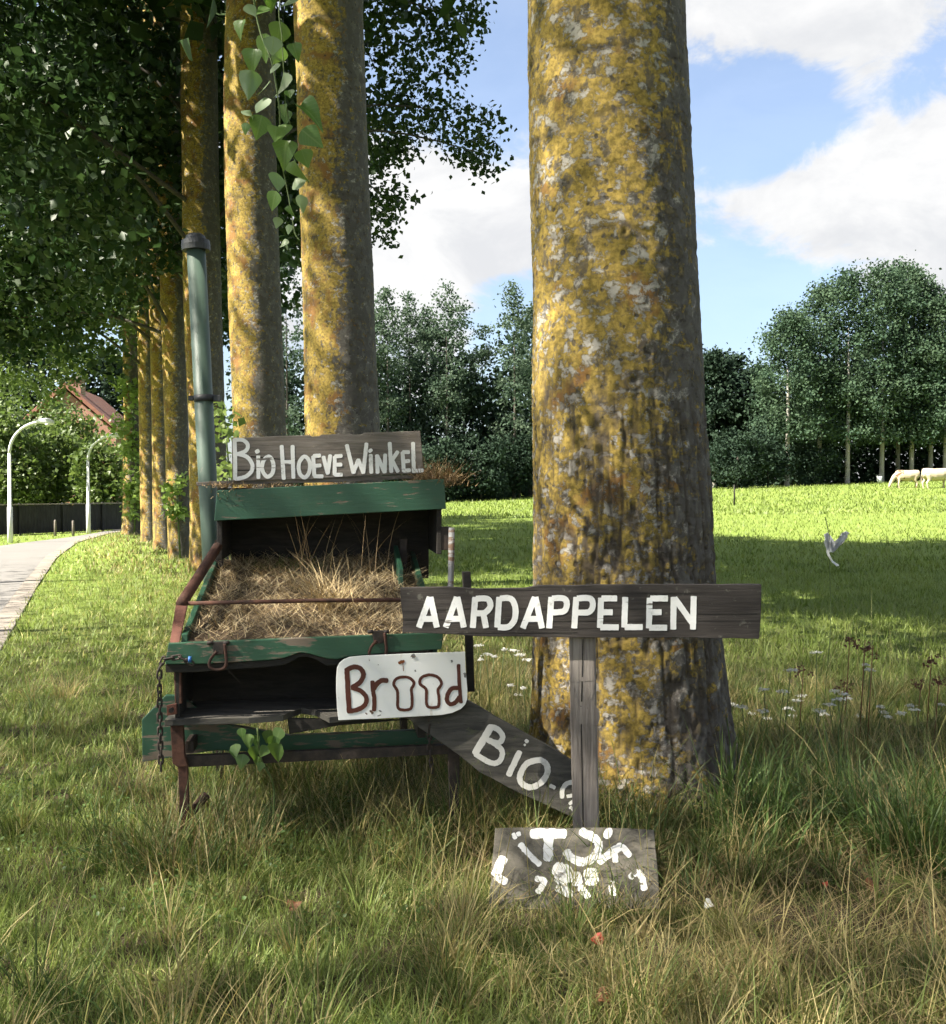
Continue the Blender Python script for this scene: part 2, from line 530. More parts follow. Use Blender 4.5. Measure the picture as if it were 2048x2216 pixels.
def np_mesh(name, V, quads, tris, mat, parent=None, origin=None, col=None, rnd=None, smooth=False, crack=None):
    base = np.array(wpos(parent) if parent is not None else (origin if origin is not None else (0, 0, 0)), dtype=np.float32)
    V = (np.asarray(V, dtype=np.float32) - base)
    me = bpy.data.meshes.new(name)
    me.vertices.add(len(V))
    me.vertices.foreach_set('co', V.ravel())
    q = np.asarray(quads, dtype=np.int32).reshape(-1, 4)
    t = np.asarray(tris, dtype=np.int32).reshape(-1, 3)
    loops = np.concatenate([q.ravel(), t.ravel()])
    me.loops.add(len(loops))
    me.loops.foreach_set('vertex_index', loops)
    starts = np.concatenate([np.arange(len(q)) * 4, len(q) * 4 + np.arange(len(t)) * 3]).astype(np.int32)
    me.polygons.add(len(starts))
    me.polygons.foreach_set('loop_start', starts)
    if smooth:
        me.polygons.foreach_set('use_smooth', np.ones(len(starts), dtype=bool))
    me.update(calc_edges=True)
    if col is not None:
        a = me.attributes.new('col', 'FLOAT_COLOR', 'POINT')
        c4 = np.ones((len(V), 4), dtype=np.float32)
        c4[:, :3] = col
        a.data.foreach_set('color', c4.ravel())
    if rnd is not None:
        a = me.attributes.new('rnd', 'FLOAT', 'POINT')
        a.data.foreach_set('value', np.asarray(rnd, dtype=np.float32))
    if crack is not None:
        a = me.attributes.new('crack', 'FLOAT', 'POINT')
        a.data.foreach_set('value', np.asarray(crack, dtype=np.float32))
    return link_mesh(name, me, mat, parent, origin)


def prism(name, pts, off, mat, parent=None, bevel=0.003, origin=None):
    n = len(pts)
    V = [Vector(p) for p in pts] + [Vector(p) + off for p in pts]
    F = [list(range(n)), list(range(2 * n - 1, n - 1, -1))]
    for i in range(n):
        j = (i + 1) % n
        F.append([i, i + n, j + n, j])
    return mk(name, V, F, mat, parent, origin, bevel=bevel)


def rough_edge(pts, step, amp, seed=0):
    """subdivide an outline and let its edge wander a little"""
    r = random.Random(seed)
    out_ = []
    n = len(pts)
    for i in range(n):
        a, b = Vector(pts[i]), Vector(pts[(i + 1) % n])
        k = max(1, int((b - a).length / step))
        e = (b - a).normalized()
        for j in range(k):
            p = a.lerp(b, j / k)
            if j > 0:
                q = Vector((-e.z, 0, e.x))
                p = p + q * r.uniform(-amp, amp)
            out_.append(p)
    return out_


def tube(name, pts, rad, mat, parent=None, seg=10, origin=None, cap=True, smooth=True):
    pts = [Vector(p) for p in pts]
    n = len(pts)
    rr = rad if isinstance(rad, (list, tuple)) else [rad] * n
    V, F = [], []
    up = Vector((0.13, 0.31, 0.94)).normalized()
    prev = None
    for i, p in enumerate(pts):
        t = (pts[min(i + 1, n - 1)] - pts[max(i - 1, 0)]).normalized()
        a = prev if prev is not None else (up if abs(t.dot(up)) < 0.9 else Vector((1, 0, 0)))
        x = (a - t * a.dot(t)).normalized()
        prev = x
        y = t.cross(x)
        for k in range(seg):
            an = 2 * math.pi * k / seg
            V.append(p + (x * math.cos(an) + y * math.sin(an)) * rr[i])
    for i in range(n - 1):
        for k in range(seg):
            k2 = (k + 1) % seg
            F.append([i * seg + k, i * seg + k2, (i + 1) * seg + k2, (i + 1) * seg + k])
    if cap:
        F.append(list(range(seg - 1, -1, -1)))
        F.append([(n - 1) * seg + k for k in range(seg)])
    return mk(name, V, F, mat, parent, origin, smooth=smooth)


def catmull(pts, per=6, closed=False):
    P = [Vector(p) for p in pts]
    n = len(P)
    if n < 3:
        return P
    out_ = []
    rng = range(n if closed else n - 1)
    for i in rng:
        if closed:
            p0, p1, p2, p3 = P[(i - 1) % n], P[i], P[(i + 1) % n], P[(i + 2) % n]
        else:
            p0, p1, p2, p3 = P[max(i - 1, 0)], P[i], P[i + 1], P[min(i + 2, n - 1)]
        for k in range(per):
            t = k / per
            out_.append(0.5 * ((2 * p1) + (p2 - p0) * t + (2 * p0 - 5 * p1 + 4 * p2 - p3) * t * t + (3 * p1 - p0 - 3 * p2 + p3) * t ** 3))
    out_.append(P[0] if closed else P[-1])
    return out_


# value noise in numpy (for bark relief and ground)
def _hash(ix, iy, iz):
    h = (ix * 374761393 + iy * 668265263 + iz * 2147483647 + 1274126177) & 0xffffffff
    h = ((h ^ (h >> 13)) * 1274126177) & 0xffffffff
    h = ((h ^ (h >> 16)) * 2246822519) & 0xffffffff
    return ((h ^ (h >> 15)) & 0xffff) / 65535.0


def vnoise(x, y, z):
    x0, y0, z0 = np.floor(x), np.floor(y), np.floor(z)
    fx, fy, fz = x - x0, y - y0, z - z0
    fx, fy, fz = fx * fx * (3 - 2 * fx), fy * fy * (3 - 2 * fy), fz * fz * (3 - 2 * fz)
    x0, y0, z0 = x0.astype(np.int64), y0.astype(np.int64), z0.astype(np.int64)
    def h(a, b, c):
        return _hash(x0 + a, y0 + b, z0 + c)
    c00 = h(0, 0, 0) * (1 - fx) + h(1, 0, 0) * fx
    c10 = h(0, 1, 0) * (1 - fx) + h(1, 1, 0) * fx
    c01 = h(0, 0, 1) * (1 - fx) + h(1, 0, 1) * fx
    c11 = h(0, 1, 1) * (1 - fx) + h(1, 1, 1) * fx
    return (c00 * (1 - fy) + c10 * fy) * (1 - fz) + (c01 * (1 - fy) + c11 * fy) * fz


def fbm(x, y, z, octv=4):
    s, a, t = 0, 0.5, 0
    for i in range(octv):
        s = s + a * vnoise(x * 2 ** i + 17 * i, y * 2 ** i + 5 * i, z * 2 ** i + 9 * i)
        t += a
        a *= 0.5
    return s / t


def sstep(a, b, x):
    t = np.clip((x - a) / (b - a), 0, 1)
    return t * t * (3 - 2 * t)


# ------------------------------------------------------------------ terrain
ROW_A = np.array([0.76, 5.0])
ROW_N = np.array([0.914, 0.405])     # across the row of trees, towards the pasture
ROW_U = np.array([-0.405, 0.914])    # along the row, away from the camera


def gz(X, Y):
    X, Y = np.asarray(X, float), np.asarray(Y, float)
    s = (X - ROW_A[0]) * ROW_N[0] + (Y - ROW_A[1]) * ROW_N[1]
    rise = sstep(12, 78, Y) * np.clip(1.02 + 0.036 * X, 0.2, 2.6) * sstep(1, 12, s)
    lump = 0.05 * (fbm(X * 0.35 + 40, Y * 0.35 + 40, X * 0 + 2.5, 3) - 0.5) * sstep(-2.0, 0.5, s)
    return rise + lump


ROAD_R = [(-8, 2.1), (2, -1.75), (9.39, -4.47), (15.3, -6.74), (22.4, -9.4), (29.1, -11.6), (35.5, -13.0), (40, -13.2), (46, -12.8), (60, -10.5)]
ROAD_L = [(-8, -1.0), (2, -4.7), (9.4, -7.4), (15.3, -9.5), (22.4, -12.0), (26, -12.9), (29.1, -13.15), (32, -13.15), (35.5, -13.55), (40, -14.2), (46, -14.0), (60, -12.4)]


def road_edge(tab, Y):
    return np.interp(Y, [p[0] for p in tab], [p[1] for p in tab])


ys = np.concatenate([np.linspace(-40, 2, 30), np.linspace(2.2, 14, 90), 14 * (900 / 14) ** np.linspace(0.01, 1, 120)])
xs = np.sinh(np.linspace(-6.2, 6.2, 121)) * 3.2
GX, GY = np.meshgrid(xs, ys)
GZ = gz(GX, GY)
V = np.stack([GX, GY, GZ], -1).reshape(-1, 3)
nx, ny = len(xs), len(ys)
ii = (np.arange(ny - 1)[:, None] * nx + np.arange(nx - 1)[None, :]).ravel()
tag(np_mesh('ground', V, np.stack([ii, ii + 1, ii + nx + 1, ii + nx], -1), [], 'ground', smooth=True), kind='structure')


def strip(name, L, R, z, mat):
    Vv, Ff = [], []
    for (l, r) in zip(L, R):
        Vv += [(l[1], l[0], z), (r[1], r[0], z), (l[1], l[0], z - 0.2), (r[1], r[0], z - 0.2)]
    for i in range(len(L) - 1):
        a, b = i * 4, i * 4 + 4
        Ff += [[a, a + 1, b + 1, b], [a + 1, a + 3, b + 3, b + 1], [a, b, b + 2, a + 2]]
    o = mk(name, Vv, Ff, mat)
    return tag(o, kind='structure')


dense = np.concatenate([np.linspace(-8, 46, 60), [60]])
KERB_W = 0.27
Rr = [(y, road_edge(ROAD_R, y)) for y in dense]
Rl = [(y, x - KERB_W) for y, x in Rr]
Ll = [(y, road_edge(ROAD_L, y)) for y in dense]
strip('road', Ll, Rl, 0.014, 'asphalt')
# concrete edge strip laid in lengths
kr = tag(bpy.data.objects.new('kerb', None), kind='structure')
COL.objects.link(kr)
yk = 3.0
while yk < 40:
    y2 = yk + 0.99
    a, b = road_edge(ROAD_R, yk), road_edge(ROAD_R, y2)
    dz = random.uniform(-0.004, 0.004)
    q = [Vector((a - KERB_W + 0.004, yk, 0.022 + dz)), Vector((a, yk, 0.022 + dz)), Vector((b, y2, 0.022 + dz)), Vector((b - KERB_W + 0.004, y2, 0.022 + dz))]
    prism('kerb_slab', q, Vector((0, 0, -0.18)), 'concrete', kr, bevel=0.006)
    yk += 1.0


# ------------------------------------------------------------------ trees
def trunk(parent, prof, d, mat, ztop, nu, nz, rough=1.0, furrow=1.2, rings=(), top_r=0.12, seed=0, hi_top=None, knots=()):
    """prof: rows (py, left, right) read off at depth d -> centre line and radius by height"""
    rows = []
    for (py, l, r) in prof:
        a, b = dat(l, py, d), dat(r, py, d)
        rows.append(((a.z + b.z) / 2, (a.x + b.x) / 2, (b.x - a.x) / 2))
    rows.sort()
    zz = [r[0] for r in rows]
    xx = [r[1] for r in rows]
    rr = [r[2] for r in rows]
    zz = [-0.3] + zz + [ztop]
    lean = (xx[-1] - xx[0]) / max(0.1, zz[-2] - zz[1])
    xx = [xx[0]] + xx + [xx[-1] + 0.3 * lean * (ztop - zz[-2])]
    rr = [rr[0] * 1.12] + rr + [top_r]
    vis = hi_top or zz[-2]
    z = np.concatenate([np.linspace(-0.3, vis, nz), np.linspace(vis + 0.3, ztop, 14)])
    th = np.linspace(0, 2 * math.pi, nu, endpoint=False)
    TH, Z = np.meshgrid(th, z)
    C = np.interp(Z, zz, xx)
    R = np.interp(Z, zz, rr)
    cx, sx = np.cos(TH), np.sin(TH)
    sd = seed * 13.7
    ax, ay = cx * R + sd, sx * R + sd * 0.5
    lump = (fbm(ax * 2.2, ay * 2.2, Z * 1.3 + sd, 3) - 0.5) * 0.030
    fine = (fbm(ax * 26, ay * 26, Z * 26, 3) - 0.5) * 0.012
    wob = (fbm(ax * 3, ay * 3, Z * 2.0, 2) - 0.5) * 1.2
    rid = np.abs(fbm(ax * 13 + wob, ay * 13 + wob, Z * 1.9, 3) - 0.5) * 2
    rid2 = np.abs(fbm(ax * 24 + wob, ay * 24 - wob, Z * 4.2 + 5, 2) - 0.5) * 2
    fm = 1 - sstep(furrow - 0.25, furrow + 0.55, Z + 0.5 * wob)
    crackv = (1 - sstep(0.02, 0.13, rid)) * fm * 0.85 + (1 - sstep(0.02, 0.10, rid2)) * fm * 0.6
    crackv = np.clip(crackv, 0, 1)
    disp = lump + fine - crackv * 0.017 * rough
    ringm = np.zeros_like(Z)
    for (rz, amp, a0) in rings:
        zc = rz + 0.03 * np.sin(TH * 2 + rz * 9) + (fbm(ax * 9, ay * 9, Z * 0 + rz, 3) - 0.5) * 0.07
        g = np.exp(-((Z - zc) / 0.018) ** 2) * sstep(0.34, 0.55, fbm(ax * 6, ay * 6, Z * 0 + rz * 3, 2))
        ridge = np.exp(-((Z - zc - 0.03) / 0.022) ** 2)
        part = 0.45 + 0.55 * sstep(0.40, 0.62, fbm(ax * 2.5 + rz * 7, ay * 2.5, Z * 0 + rz * 2, 2))
        disp = disp + amp * part * (0.35 * ridge - 0.8 * g)
        g = g * part
        ringm = np.maximum(ringm, g)
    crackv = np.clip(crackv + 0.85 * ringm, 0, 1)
    for (kz, kt, kr) in knots:
        dd = np.sqrt(((Z - kz) * 0.8) ** 2 + (np.angle(np.exp(1j * (TH - kt))) * R) ** 2) + (fbm(ax * 20, ay * 20, Z * 20, 2) - 0.5) * 0.02
        disp = disp + 0.012 * np.exp(-(dd / kr) ** 2) - 0.020 * np.exp(-(dd / (0.35 * kr)) ** 2)
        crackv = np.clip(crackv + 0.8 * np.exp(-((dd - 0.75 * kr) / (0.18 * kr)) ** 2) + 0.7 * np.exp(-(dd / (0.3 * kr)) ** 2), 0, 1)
    # root flare lobes
    fl = np.clip(1 - (Z + 0.05) / 0.7, 0, 1) ** 2
    disp = disp + fl * R * 0.15 * (0.5 + 0.5 * np.sin(TH * 5 + seed))
    RR = R + disp * np.clip(R / 0.42, 0.3, 1.0)
    base_x = xx[1]
    Vv = np.stack([C + cx * RR, d + sx * RR, Z], -1).reshape(-1, 3)
    nzr = len(z)
    i0 = (np.arange(nzr - 1)[:, None] * nu + np.arange(nu)[None, :])
    i1 = (np.arange(nzr - 1)[:, None] * nu + (np.arange(nu)[None, :] + 1) % nu)
    Q = np.stack([i0, i1, i1 + nu, i0 + nu], -1).reshape(-1, 4)
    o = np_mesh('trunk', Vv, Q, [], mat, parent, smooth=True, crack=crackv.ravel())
    return o, (lambda zq: Vector((float(np.interp(zq, zz, xx)), d, zq)), lambda zq: float(np.interp(zq, zz, rr)))


def leaf_cloud(centres, per, sigma, size, rng, flat=0.35, droop=0.25):
    """leaves scattered round many small centres; each leaf is a folded four-cornered blade"""
    n = len(centres) * per
    c = np.repeat(np.asarray(centres, float), per, axis=0)
    off = rng.normal(size=(n, 3)) * sigma
    off[:, 2] *= 0.75
    p = c + off
    nr = rng.normal(size=(n, 3))
    nr[:, 2] += flat * 2
    nr /= np.linalg.norm(nr, axis=1)[:, None]
    ax = rng.normal(size=(n, 3))
    ax[:, 2] -= droop * 2
    ax -= nr * np.sum(ax * nr, 1)[:, None]
    ax /= np.linalg.norm(ax, axis=1)[:, None] + 1e-9
    sd = np.cross(nr, ax)
    s = size * rng.uniform(0.6, 1.25, size=n)[:, None]
    v0 = p
    v1 = p + ax * s * 0.45 + sd * s * 0.42 + nr * s * 0.10
    v2 = p + ax * s * 1.05 - nr * s * 0.06
    v3 = p + ax * s * 0.45 - sd * s * 0.42 + nr * s * 0.10
    Vv = np.stack([v0, v1, v2, v3], 1).reshape(-1, 3)
    b = np.arange(n) * 4
    T = np.concatenate([np.stack([b, b + 1, b + 2], -1), np.stack([b, b + 2, b + 3], -1)])
    cl = np.repeat(rng.uniform(0, 1, size=len(centres)), per)
    r = np.clip(0.65 * cl + 0.35 * rng.uniform(0, 1, size=n), 0, 1)
    return Vv, T, np.repeat(r, 4)


def add_crown(parent, centres, per, sigma, size, mat, seed, name='crown', flat=0.35):
    rng = np.random.default_rng(seed)
    Vv, T, r = leaf_cloud(centres, per, sigma, size, rng, flat)
    return np_mesh(name, Vv, [], T, mat, parent, rnd=r)


def ellipsoid_points(n, c, rad, rng, shell=0.5):
    v = rng.normal(size=(n, 3))
    v /= np.linalg.norm(v, axis=1)[:, None]
    r = rng.uniform(0, 1, size=n) ** (1 / 3)
    r = np.maximum(r, shell * rng.uniform(0.6, 1.0, size=n))
    return np.array(c) + v * r[:, None] * np.array(rad)


def limbs(parent, axis, targets, zr, rad, mat, rng):
    cen, rf = axis
    for t in targets:
        z0 = min(max(t[2] - rng.uniform(0.8, 2.2), zr[0]), zr[1])
        a = cen(z0)
        b = Vector(t)
        mid = a.lerp(b, 0.5) + Vector((0, 0, 0.35))
        tube('limb', catmull([a, mid, b], 4), [rad, rad * .9, rad * .85, rad * .75, rad * .65, rad * .55, rad * .45, rad * .35, rad * .2], mat, parent, seg=7, cap=False)


ROW = []
# nearest tree
t1 = thing('poplar_tree', (0.79, 5.0, 0), 'thick lichen-covered poplar trunk standing right behind the potato sign', 'tree', 'row of roadside poplars')
prof1 = [(0, 1030, 1335), (300, 1035, 1345), (600, 1040, 1362), (800, 1038, 1372), (1000, 1043, 1388), (1140, 1044, 1396), (1250, 1042, 1408), (1350, 1040, 1417), (1450, 1036, 1426), (1530, 1026, 1436)]
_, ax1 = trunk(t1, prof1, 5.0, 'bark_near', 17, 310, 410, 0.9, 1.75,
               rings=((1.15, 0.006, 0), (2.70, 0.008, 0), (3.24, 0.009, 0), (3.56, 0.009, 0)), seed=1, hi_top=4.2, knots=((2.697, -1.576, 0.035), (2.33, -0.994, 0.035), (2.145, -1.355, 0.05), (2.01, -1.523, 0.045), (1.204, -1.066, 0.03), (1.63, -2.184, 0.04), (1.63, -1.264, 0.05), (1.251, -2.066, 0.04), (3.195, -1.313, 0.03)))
ROW.append((t1, ax1, 5.0))
row_spec = [
    (10.6, [(0, 573, 708), (200, 581, 715), (400, 587, 723), (600, 592, 731), (840, 597, 742), (1230, 590, 760)], 'second trunk of the poplar row, orange lichen, seen above the painted shop sign'),
    (14.7, [(0, 443, 537), (200, 438, 538), (400, 441, 541), (600, 447, 549), (840, 457, 558), (1150, 455, 568)], 'third trunk of the poplar row, bulging slightly, between the green pipe and the second trunk'),
    (19.0, [(0, 352, 422), (300, 356, 426), (600, 360, 432), (840, 370, 440), (1100, 372, 446)], 'poplar trunk half hidden directly behind the upright green pipe'),
    (22.5, [(0, 300, 350), (446, 310, 360), (650, 316, 363), (812, 322, 367), (1090, 329, 375)], 'poplar trunk with green shoots on its bark, just beside the one behind the pipe'),
    (26.0, [(0, 278, 320), (446, 288, 328), (812, 297, 337), (1075, 300, 344)], 'slim pale-banded poplar trunk overlapped by the one with green shoots'),
    (30.0, [(0, 258, 296), (500, 266, 303), (812, 272, 309), (1060, 276, 314)], 'slim distant poplar trunk next to the ivy-clad one'),
    (35.0, [(0, 232, 270), (600, 240, 275), (812, 242, 277), (1043, 240, 281)], 'sunlit golden poplar trunk wrapped in ivy at the end of the row'),
]
for k, (d, prof, lab) in enumerate(row_spec):
    bx = (dat(prof[-1][1], prof[-1][0], d).x + dat(prof[-1][2], prof[-1][0], d).x) / 2
    t = thing('poplar_tree', (bx, d, 0), lab, 'tree', 'row of roadside poplars')
    rg = [(z0 * 0.62 + 0.8, 0.012, 0) for z0 in range(1, 22)]
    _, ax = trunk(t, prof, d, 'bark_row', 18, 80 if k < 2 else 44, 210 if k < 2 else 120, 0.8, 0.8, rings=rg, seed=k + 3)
    ROW.append((t, ax, d))

# two more of the row stand beside and behind the viewer; their crowns shade the verge; the across-lane ones are unseen additions for shade
for k, (tx, ty, lab) in enumerate(((2.95, 0.2, 'poplar of the row standing beside the viewer'), (5.0, -4.4, 'poplar of the row standing behind the viewer'), (-9.4, -4.6, 'added shade poplar across the lane, behind the viewer'), (-9.6, -0.7, 'added shade poplar across the lane, beside the viewer'), (-10.2, 3.1, 'added shade poplar across the lane, out of view before the fence'), (-14.4, 13.6, 'added shade poplar across the lane, out of view further along'), (-12.3, 7.6, 'added shade poplar across the lane, out of view between its neighbours'))):
    t = thing('poplar_tree', (tx, ty, 0), lab, 'tree', 'row of roadside poplars')
    p = [(-0.2, 0.5), (0.3, 0.45), (1.5, 0.42), (8, 0.35), (17, 0.12)] if k < 2 else [(-0.2, 0.42), (0.3, 0.36), (1.5, 0.33), (5.5, 0.24), (7.5, 0.12), (10, 0.05), (15, 0.02)]
    o = tube('trunk', [(tx, ty, z) for z, r in p], [r for z, r in p], 'bark_row', t, seg=20)
    rng = np.random.default_rng(60 + k)
    if k < 2:
        add_crown(t, ellipsoid_points(300, (tx - 0.4, ty, 15.4), (5.4, 5.4, 8.4), rng), 38, 0.55, 0.34, 'leaf_poplar', 70 + k)
    else:
        add_crown(t, ellipsoid_points(300, (tx - 0.4, ty, 13.4), (5.0, 6.4, 7.4), rng), (58, 62, 60, 26, 40)[k - 2], 1.0, 0.112, 'leaf_poplar', 70 + k)

rng = np.random.default_rng(5)
# crowns of the nearest three stay above the picture, except for sprays that hang down
pts = ellipsoid_points(520, (0.3, 5.2, 15.2), (5.6, 5.8, 8.6), rng)
add_crown(t1, pts, 40, 0.55, 0.34, 'leaf_poplar', 21)
for k, (t, ax, d) in enumerate(ROW[1:3]):
    c0 = ax[0](14)
    pts = ellipsoid_points(500, (c0.x, d + 0.4, 15.6), (5.2, 5.4, 8.6), rng)
    zmin = 8.2 if k == 0 else 10.4
    pts = pts[pts[:, 2] > zmin]
    add_crown(t, pts, 46, 0.58, 0.37, 'leaf_poplar', 31 + k)
# spray beside the second trunk
spray = [(735, 20), (770, 10), (800, 20), (840, 5), (860, 40), (900, 10), (915, 55), (930, 25), (760, 70), (790, 95), (830, 80), (880, 95), (745, 120), (820, 130), (870, 135), (900, 110), (740, 170), (780, 165), (800, 195), (850, 190), (890, 215), (920, 235), (955, 240), (735, 225), (760, 235), (825, 235),
         (800, 255), (860, 262), (900, 275), (930, 300), (950, 285), (945, 322), (905, 300), (740, 275), (765, 300), (735, 330), (790, 285), (735, 380), (765, 392), (750, 425), (742, 462), (775, 380), (725, 300), (720, 200), (720, 100), (725, 400), (870, 60), (800, 140), (770, 200), (850, 230)]
cs = []
for (x, y) in spray:
    cs.append(dat(x, y, rng.uniform(15.5, 18.5)))
add_crown(ROW[2][0], [tuple(c) for c in cs], 80, 0.17, 0.105, 'leaf_poplar', 41, name='spray', flat=0.1)
limbs(ROW[2][0], ROW[2][1], [tuple(dat(945, 300, 17)), tuple(dat(900, 40, 17)), tuple(dat(870, 215, 16.5)), tuple(dat(765, 395, 16.5))], (6.5, 10.5), 0.03, 'limb_bark', rng)

# dense low crowns over the lane further down the row
for k, (t, ax, d) in enumerate(ROW[3:]):
    rk = np.random.default_rng(100 + k)
    P = []
    while len(P) < 230:
        lat = rk.uniform(-6.8, 3.2)
        along = rk.uniform(-2.8, 2.8)
        z = rk.uniform(4.6, 16.5)
        if (lat + 1.8) ** 2 / 27 + (z - 10.5) ** 2 / 42 > 1.0:
            continue
        low = 4.7 + 1.1 * math.sin(lat * 1.9 + along * 1.3 + k)
        if lat > -1.5:
            low = 8.6 if k == 0 else 6.2
        if lat > 1.2:
            low = 5.5
        if z < low:
            continue
        q = np.array([ax[0](0).x, d]) + ROW_N * lat + ROW_U * along
        P.append((q[0], q[1], z))
    add_crown(t, P, 110, 0.38, 0.19 if k < 3 else 0.17, 'leaf_poplar' if k < 3 else 'leaf_sunny', 200 + k)  # last crowns get a lighter leaf colour, painted as if sunlit
    tg = [P[i] for i in range(0, 175, 29)]
    limbs(t, ax, tg, (5.0, 15.0), 0.05, 'limb_bark', rk)

# -------- the twig with large leaves that hangs into the picture (belongs to the nearest tree)
def leaf_mesh(name, curl, fold, seed):
    r = random.Random(seed)
    half = [(0.0, 0.0), (0.22, 0.05), (0.40, 0.16), (0.455, 0.30), (0.40, 0.46), (0.29, 0.62), (0.17, 0.78), (0.07, 0.92), (0.0, 1.0)]
    Vv, Ff = [], []
    n = len(half)
    for (wd, l) in half:
        zc = -curl * l * l
        for s, fr in ((-1, 1.0), (-1, 0.5), (0, 0), (1, 0.5), (1, 1.0)):
            x = s * fr * wd * (1 + (r.uniform(-0.06, 0.06) if fr == 1.0 else 0))
            Vv.append((x, l, zc + abs(x) * fold - 0.25 * x * x))
    for i in range(n - 1):
        for j in range(4):
            Ff.append([i * 5 + j, i * 5 + j + 1, (i + 1) * 5 + j + 1, (i + 1) * 5 + j])
    me = bpy.data.meshes.new(name)
    me.from_pydata(Vv, [], Ff)
    me.polygons.foreach_set('use_smooth', [True] * len(me.polygons))
    # size is baked: a leaf blade is 1 unit long here, scaled per leaf
    return me


LEAFS = [leaf_mesh('leaf', c, f, i) for i, (c, f) in enumerate(((0.15, 0.25), (0.45, 0.5), (-0.1, 0.35), (0.7, 0.9), (0.25, 0.1)))]
for me in LEAFS:
    me.transform(Matrix.Scale(0.088, 4))
    me.materials.append(MATS['leaf_near'])


def put_leaf(parent, p, size, down, face, roll, idx):
    """size in metres; down = direction the tip points to; face = direction the upper side looks to"""
    o = bpy.data.objects.new('leaf', LEAFS[idx % len(LEAFS)])
    COL.objects.link(o)
    o.parent = parent
    y = Vector(down).normalized()
    z = Vector(face)
    z = (z - y * z.dot(y)).normalized()
    x = y.cross(z)
    M = Matrix((x, y, z)).transposed().to_4x4() @ Matrix.Rotation(roll, 4, 'Y') @ Matrix.Scale(size / 0.088, 4)
    M.translation = Vector(p) - wpos(parent)
    o.matrix_local = M
    return o


def zc6(c):
    return (380 + c[0] / 2.567, c[1] / 2.567)


HB_D = 4.0
stem1 = [(430, -120), (440, 30), (475, 190), (530, 330), (560, 480), (580, 640), (575, 800), (595, 930), (612, 1010), (640, 1160), (662, 1290), (690, 1335)]
stem2 = [(600, -120), (575, 60), (590, 200), (600, 380), (610, 560), (640, 700)]
stem_pts = catmull([at(*zc6(c), HB_D + 0.05 * math.sin(i)) for i, c in enumerate(stem1)], 5)
hb = tube('hanging_twig', stem_pts, [0.0045 - 0.0028 * i / len(stem_pts) for i in range(len(stem_pts))], 'stem_green', t1, seg=6)
tag(hb, 'leafy green twig hanging down in front of the trunks')
stem_pts2 = catmull([at(*zc6(c), HB_D + 0.03) for c in stem2], 5)
tube('side_twig', stem_pts2, 0.0024, 'stem_green', hb, seg=5)
lv = [(400, 20, 90, -25), (375, 110, 110, 15), (515, 40, 95, 40), (520, -30, 90, 0), (590, 120, 150, 20), (505, 185, 165, 5), (440, 270, 140, 10), (600, 260, 120, 30), (425, 390, 150, 12), (520, 450, 110, 20), (495, 540, 130, 15), (600, 400, 150, 10),
      (630, 500, 70, -10), (415, 610, 100, 10), (395, 680, 70, 15), (480, 640, 150, 12), (600, 580, 70, 0), (620, 610, 90, 10), (690, 590, 165, -55), (700, 720, 155, -50), (620, 690, 110, 15), (620, 780, 160, 12), (700, 830, 125, -25), (660, 890, 125, -10),
      (565, 960, 130, 8), (560, 1060, 120, 25), (665, 990, 120, -45), (690, 1080, 110, -10), (640, 1140, 65, 5), (575, 1205, 70, 25), (630, 1245, 60, 10), (612, 1325, 60, 10), (450, -60, 90, 0), (640, -40, 90, 10), (545, 200, 120, 10), (560, 350, 90, 20), (650, 240, 100, -20), (560, 700, 120, 5)]
rl = random.Random(3)
for i, (cx_, cy_, s, ang) in enumerate(lv):
    px, py = zc6((cx_, cy_))
    a = math.radians(ang + rl.uniform(-8, 8))
    down = Vector((-math.sin(a), rl.uniform(-0.5, 0.5), -math.cos(a)))
    face = Vector((rl.uniform(-0.9, 0.9), -1.0, rl.uniform(-0.2, 0.9))) * (1 if rl.random() < 0.62 else -1)
    put_leaf(hb, at(px, py, HB_D + rl.uniform(-0.13, 0.13)), s / 2.567 / FPX * HB_D * 0.95, down, face, rl.uniform(-0.5, 0.5), i)

# -------- ivy and shoots on trunks
iv = thing('ivy', (ROW[7][0].location.x - 0.1, 34.3, 0), 'bright green ivy climbing the sunlit trunk near the lane', 'ivy')
rk = np.random.default_rng(77)
cs = []
for _ in range(70):
    y = rk.uniform(735, 1010)
    x = rk.uniform(228, 284) if y < 900 else rk.uniform(246, 290)
    cs.append(tuple(dat(x, y, rk.uniform(34.0, 34.7))))
np_o = add_crown(iv, cs, 16, 0.16, 0.19, 'leaf_ivy', 78, name='foliage')
tube('stem', [dat(262, 1045, 34.55), dat(268, 950, 34.58), dat(262, 860, 34.6), dat(258, 740, 34.6)], 0.03, 'stem_green', iv, seg=6)
sh = thing('water_shoots', (dat(348, 1000, 22.1).x, 22.0, 0), 'tuft of green shoots sprouting low on a trunk beside the pipe', 'shoots')
cs = [tuple(dat(rk.uniform(328, 362), rk.uniform(930, 1010), rk.uniform(21.9, 22.2))) for _ in range(16)]
add_crown(sh, cs, 16, 0.10, 0.13, 'leaf_ivy', 79, name='foliage')
tube('stem', [dat(352, 1090, 22.15), dat(348, 1010, 22.15), dat(344, 935, 22.1)], 0.02, 'stem_green', sh, seg=6)
sh = thing('water_shoots', (dat(442, 850, 9.0).x, 9.0, 0), 'backlit green shoots between the pipe and the third trunk', 'shoots')
cs = [tuple(dat(rk.uniform(424, 456), rk.uniform(790, 940), rk.uniform(8.7, 9.3))) for _ in range(18)]
add_crown(sh, cs, 7, 0.05, 0.085, 'leaf_ivy', 80, name='foliage')
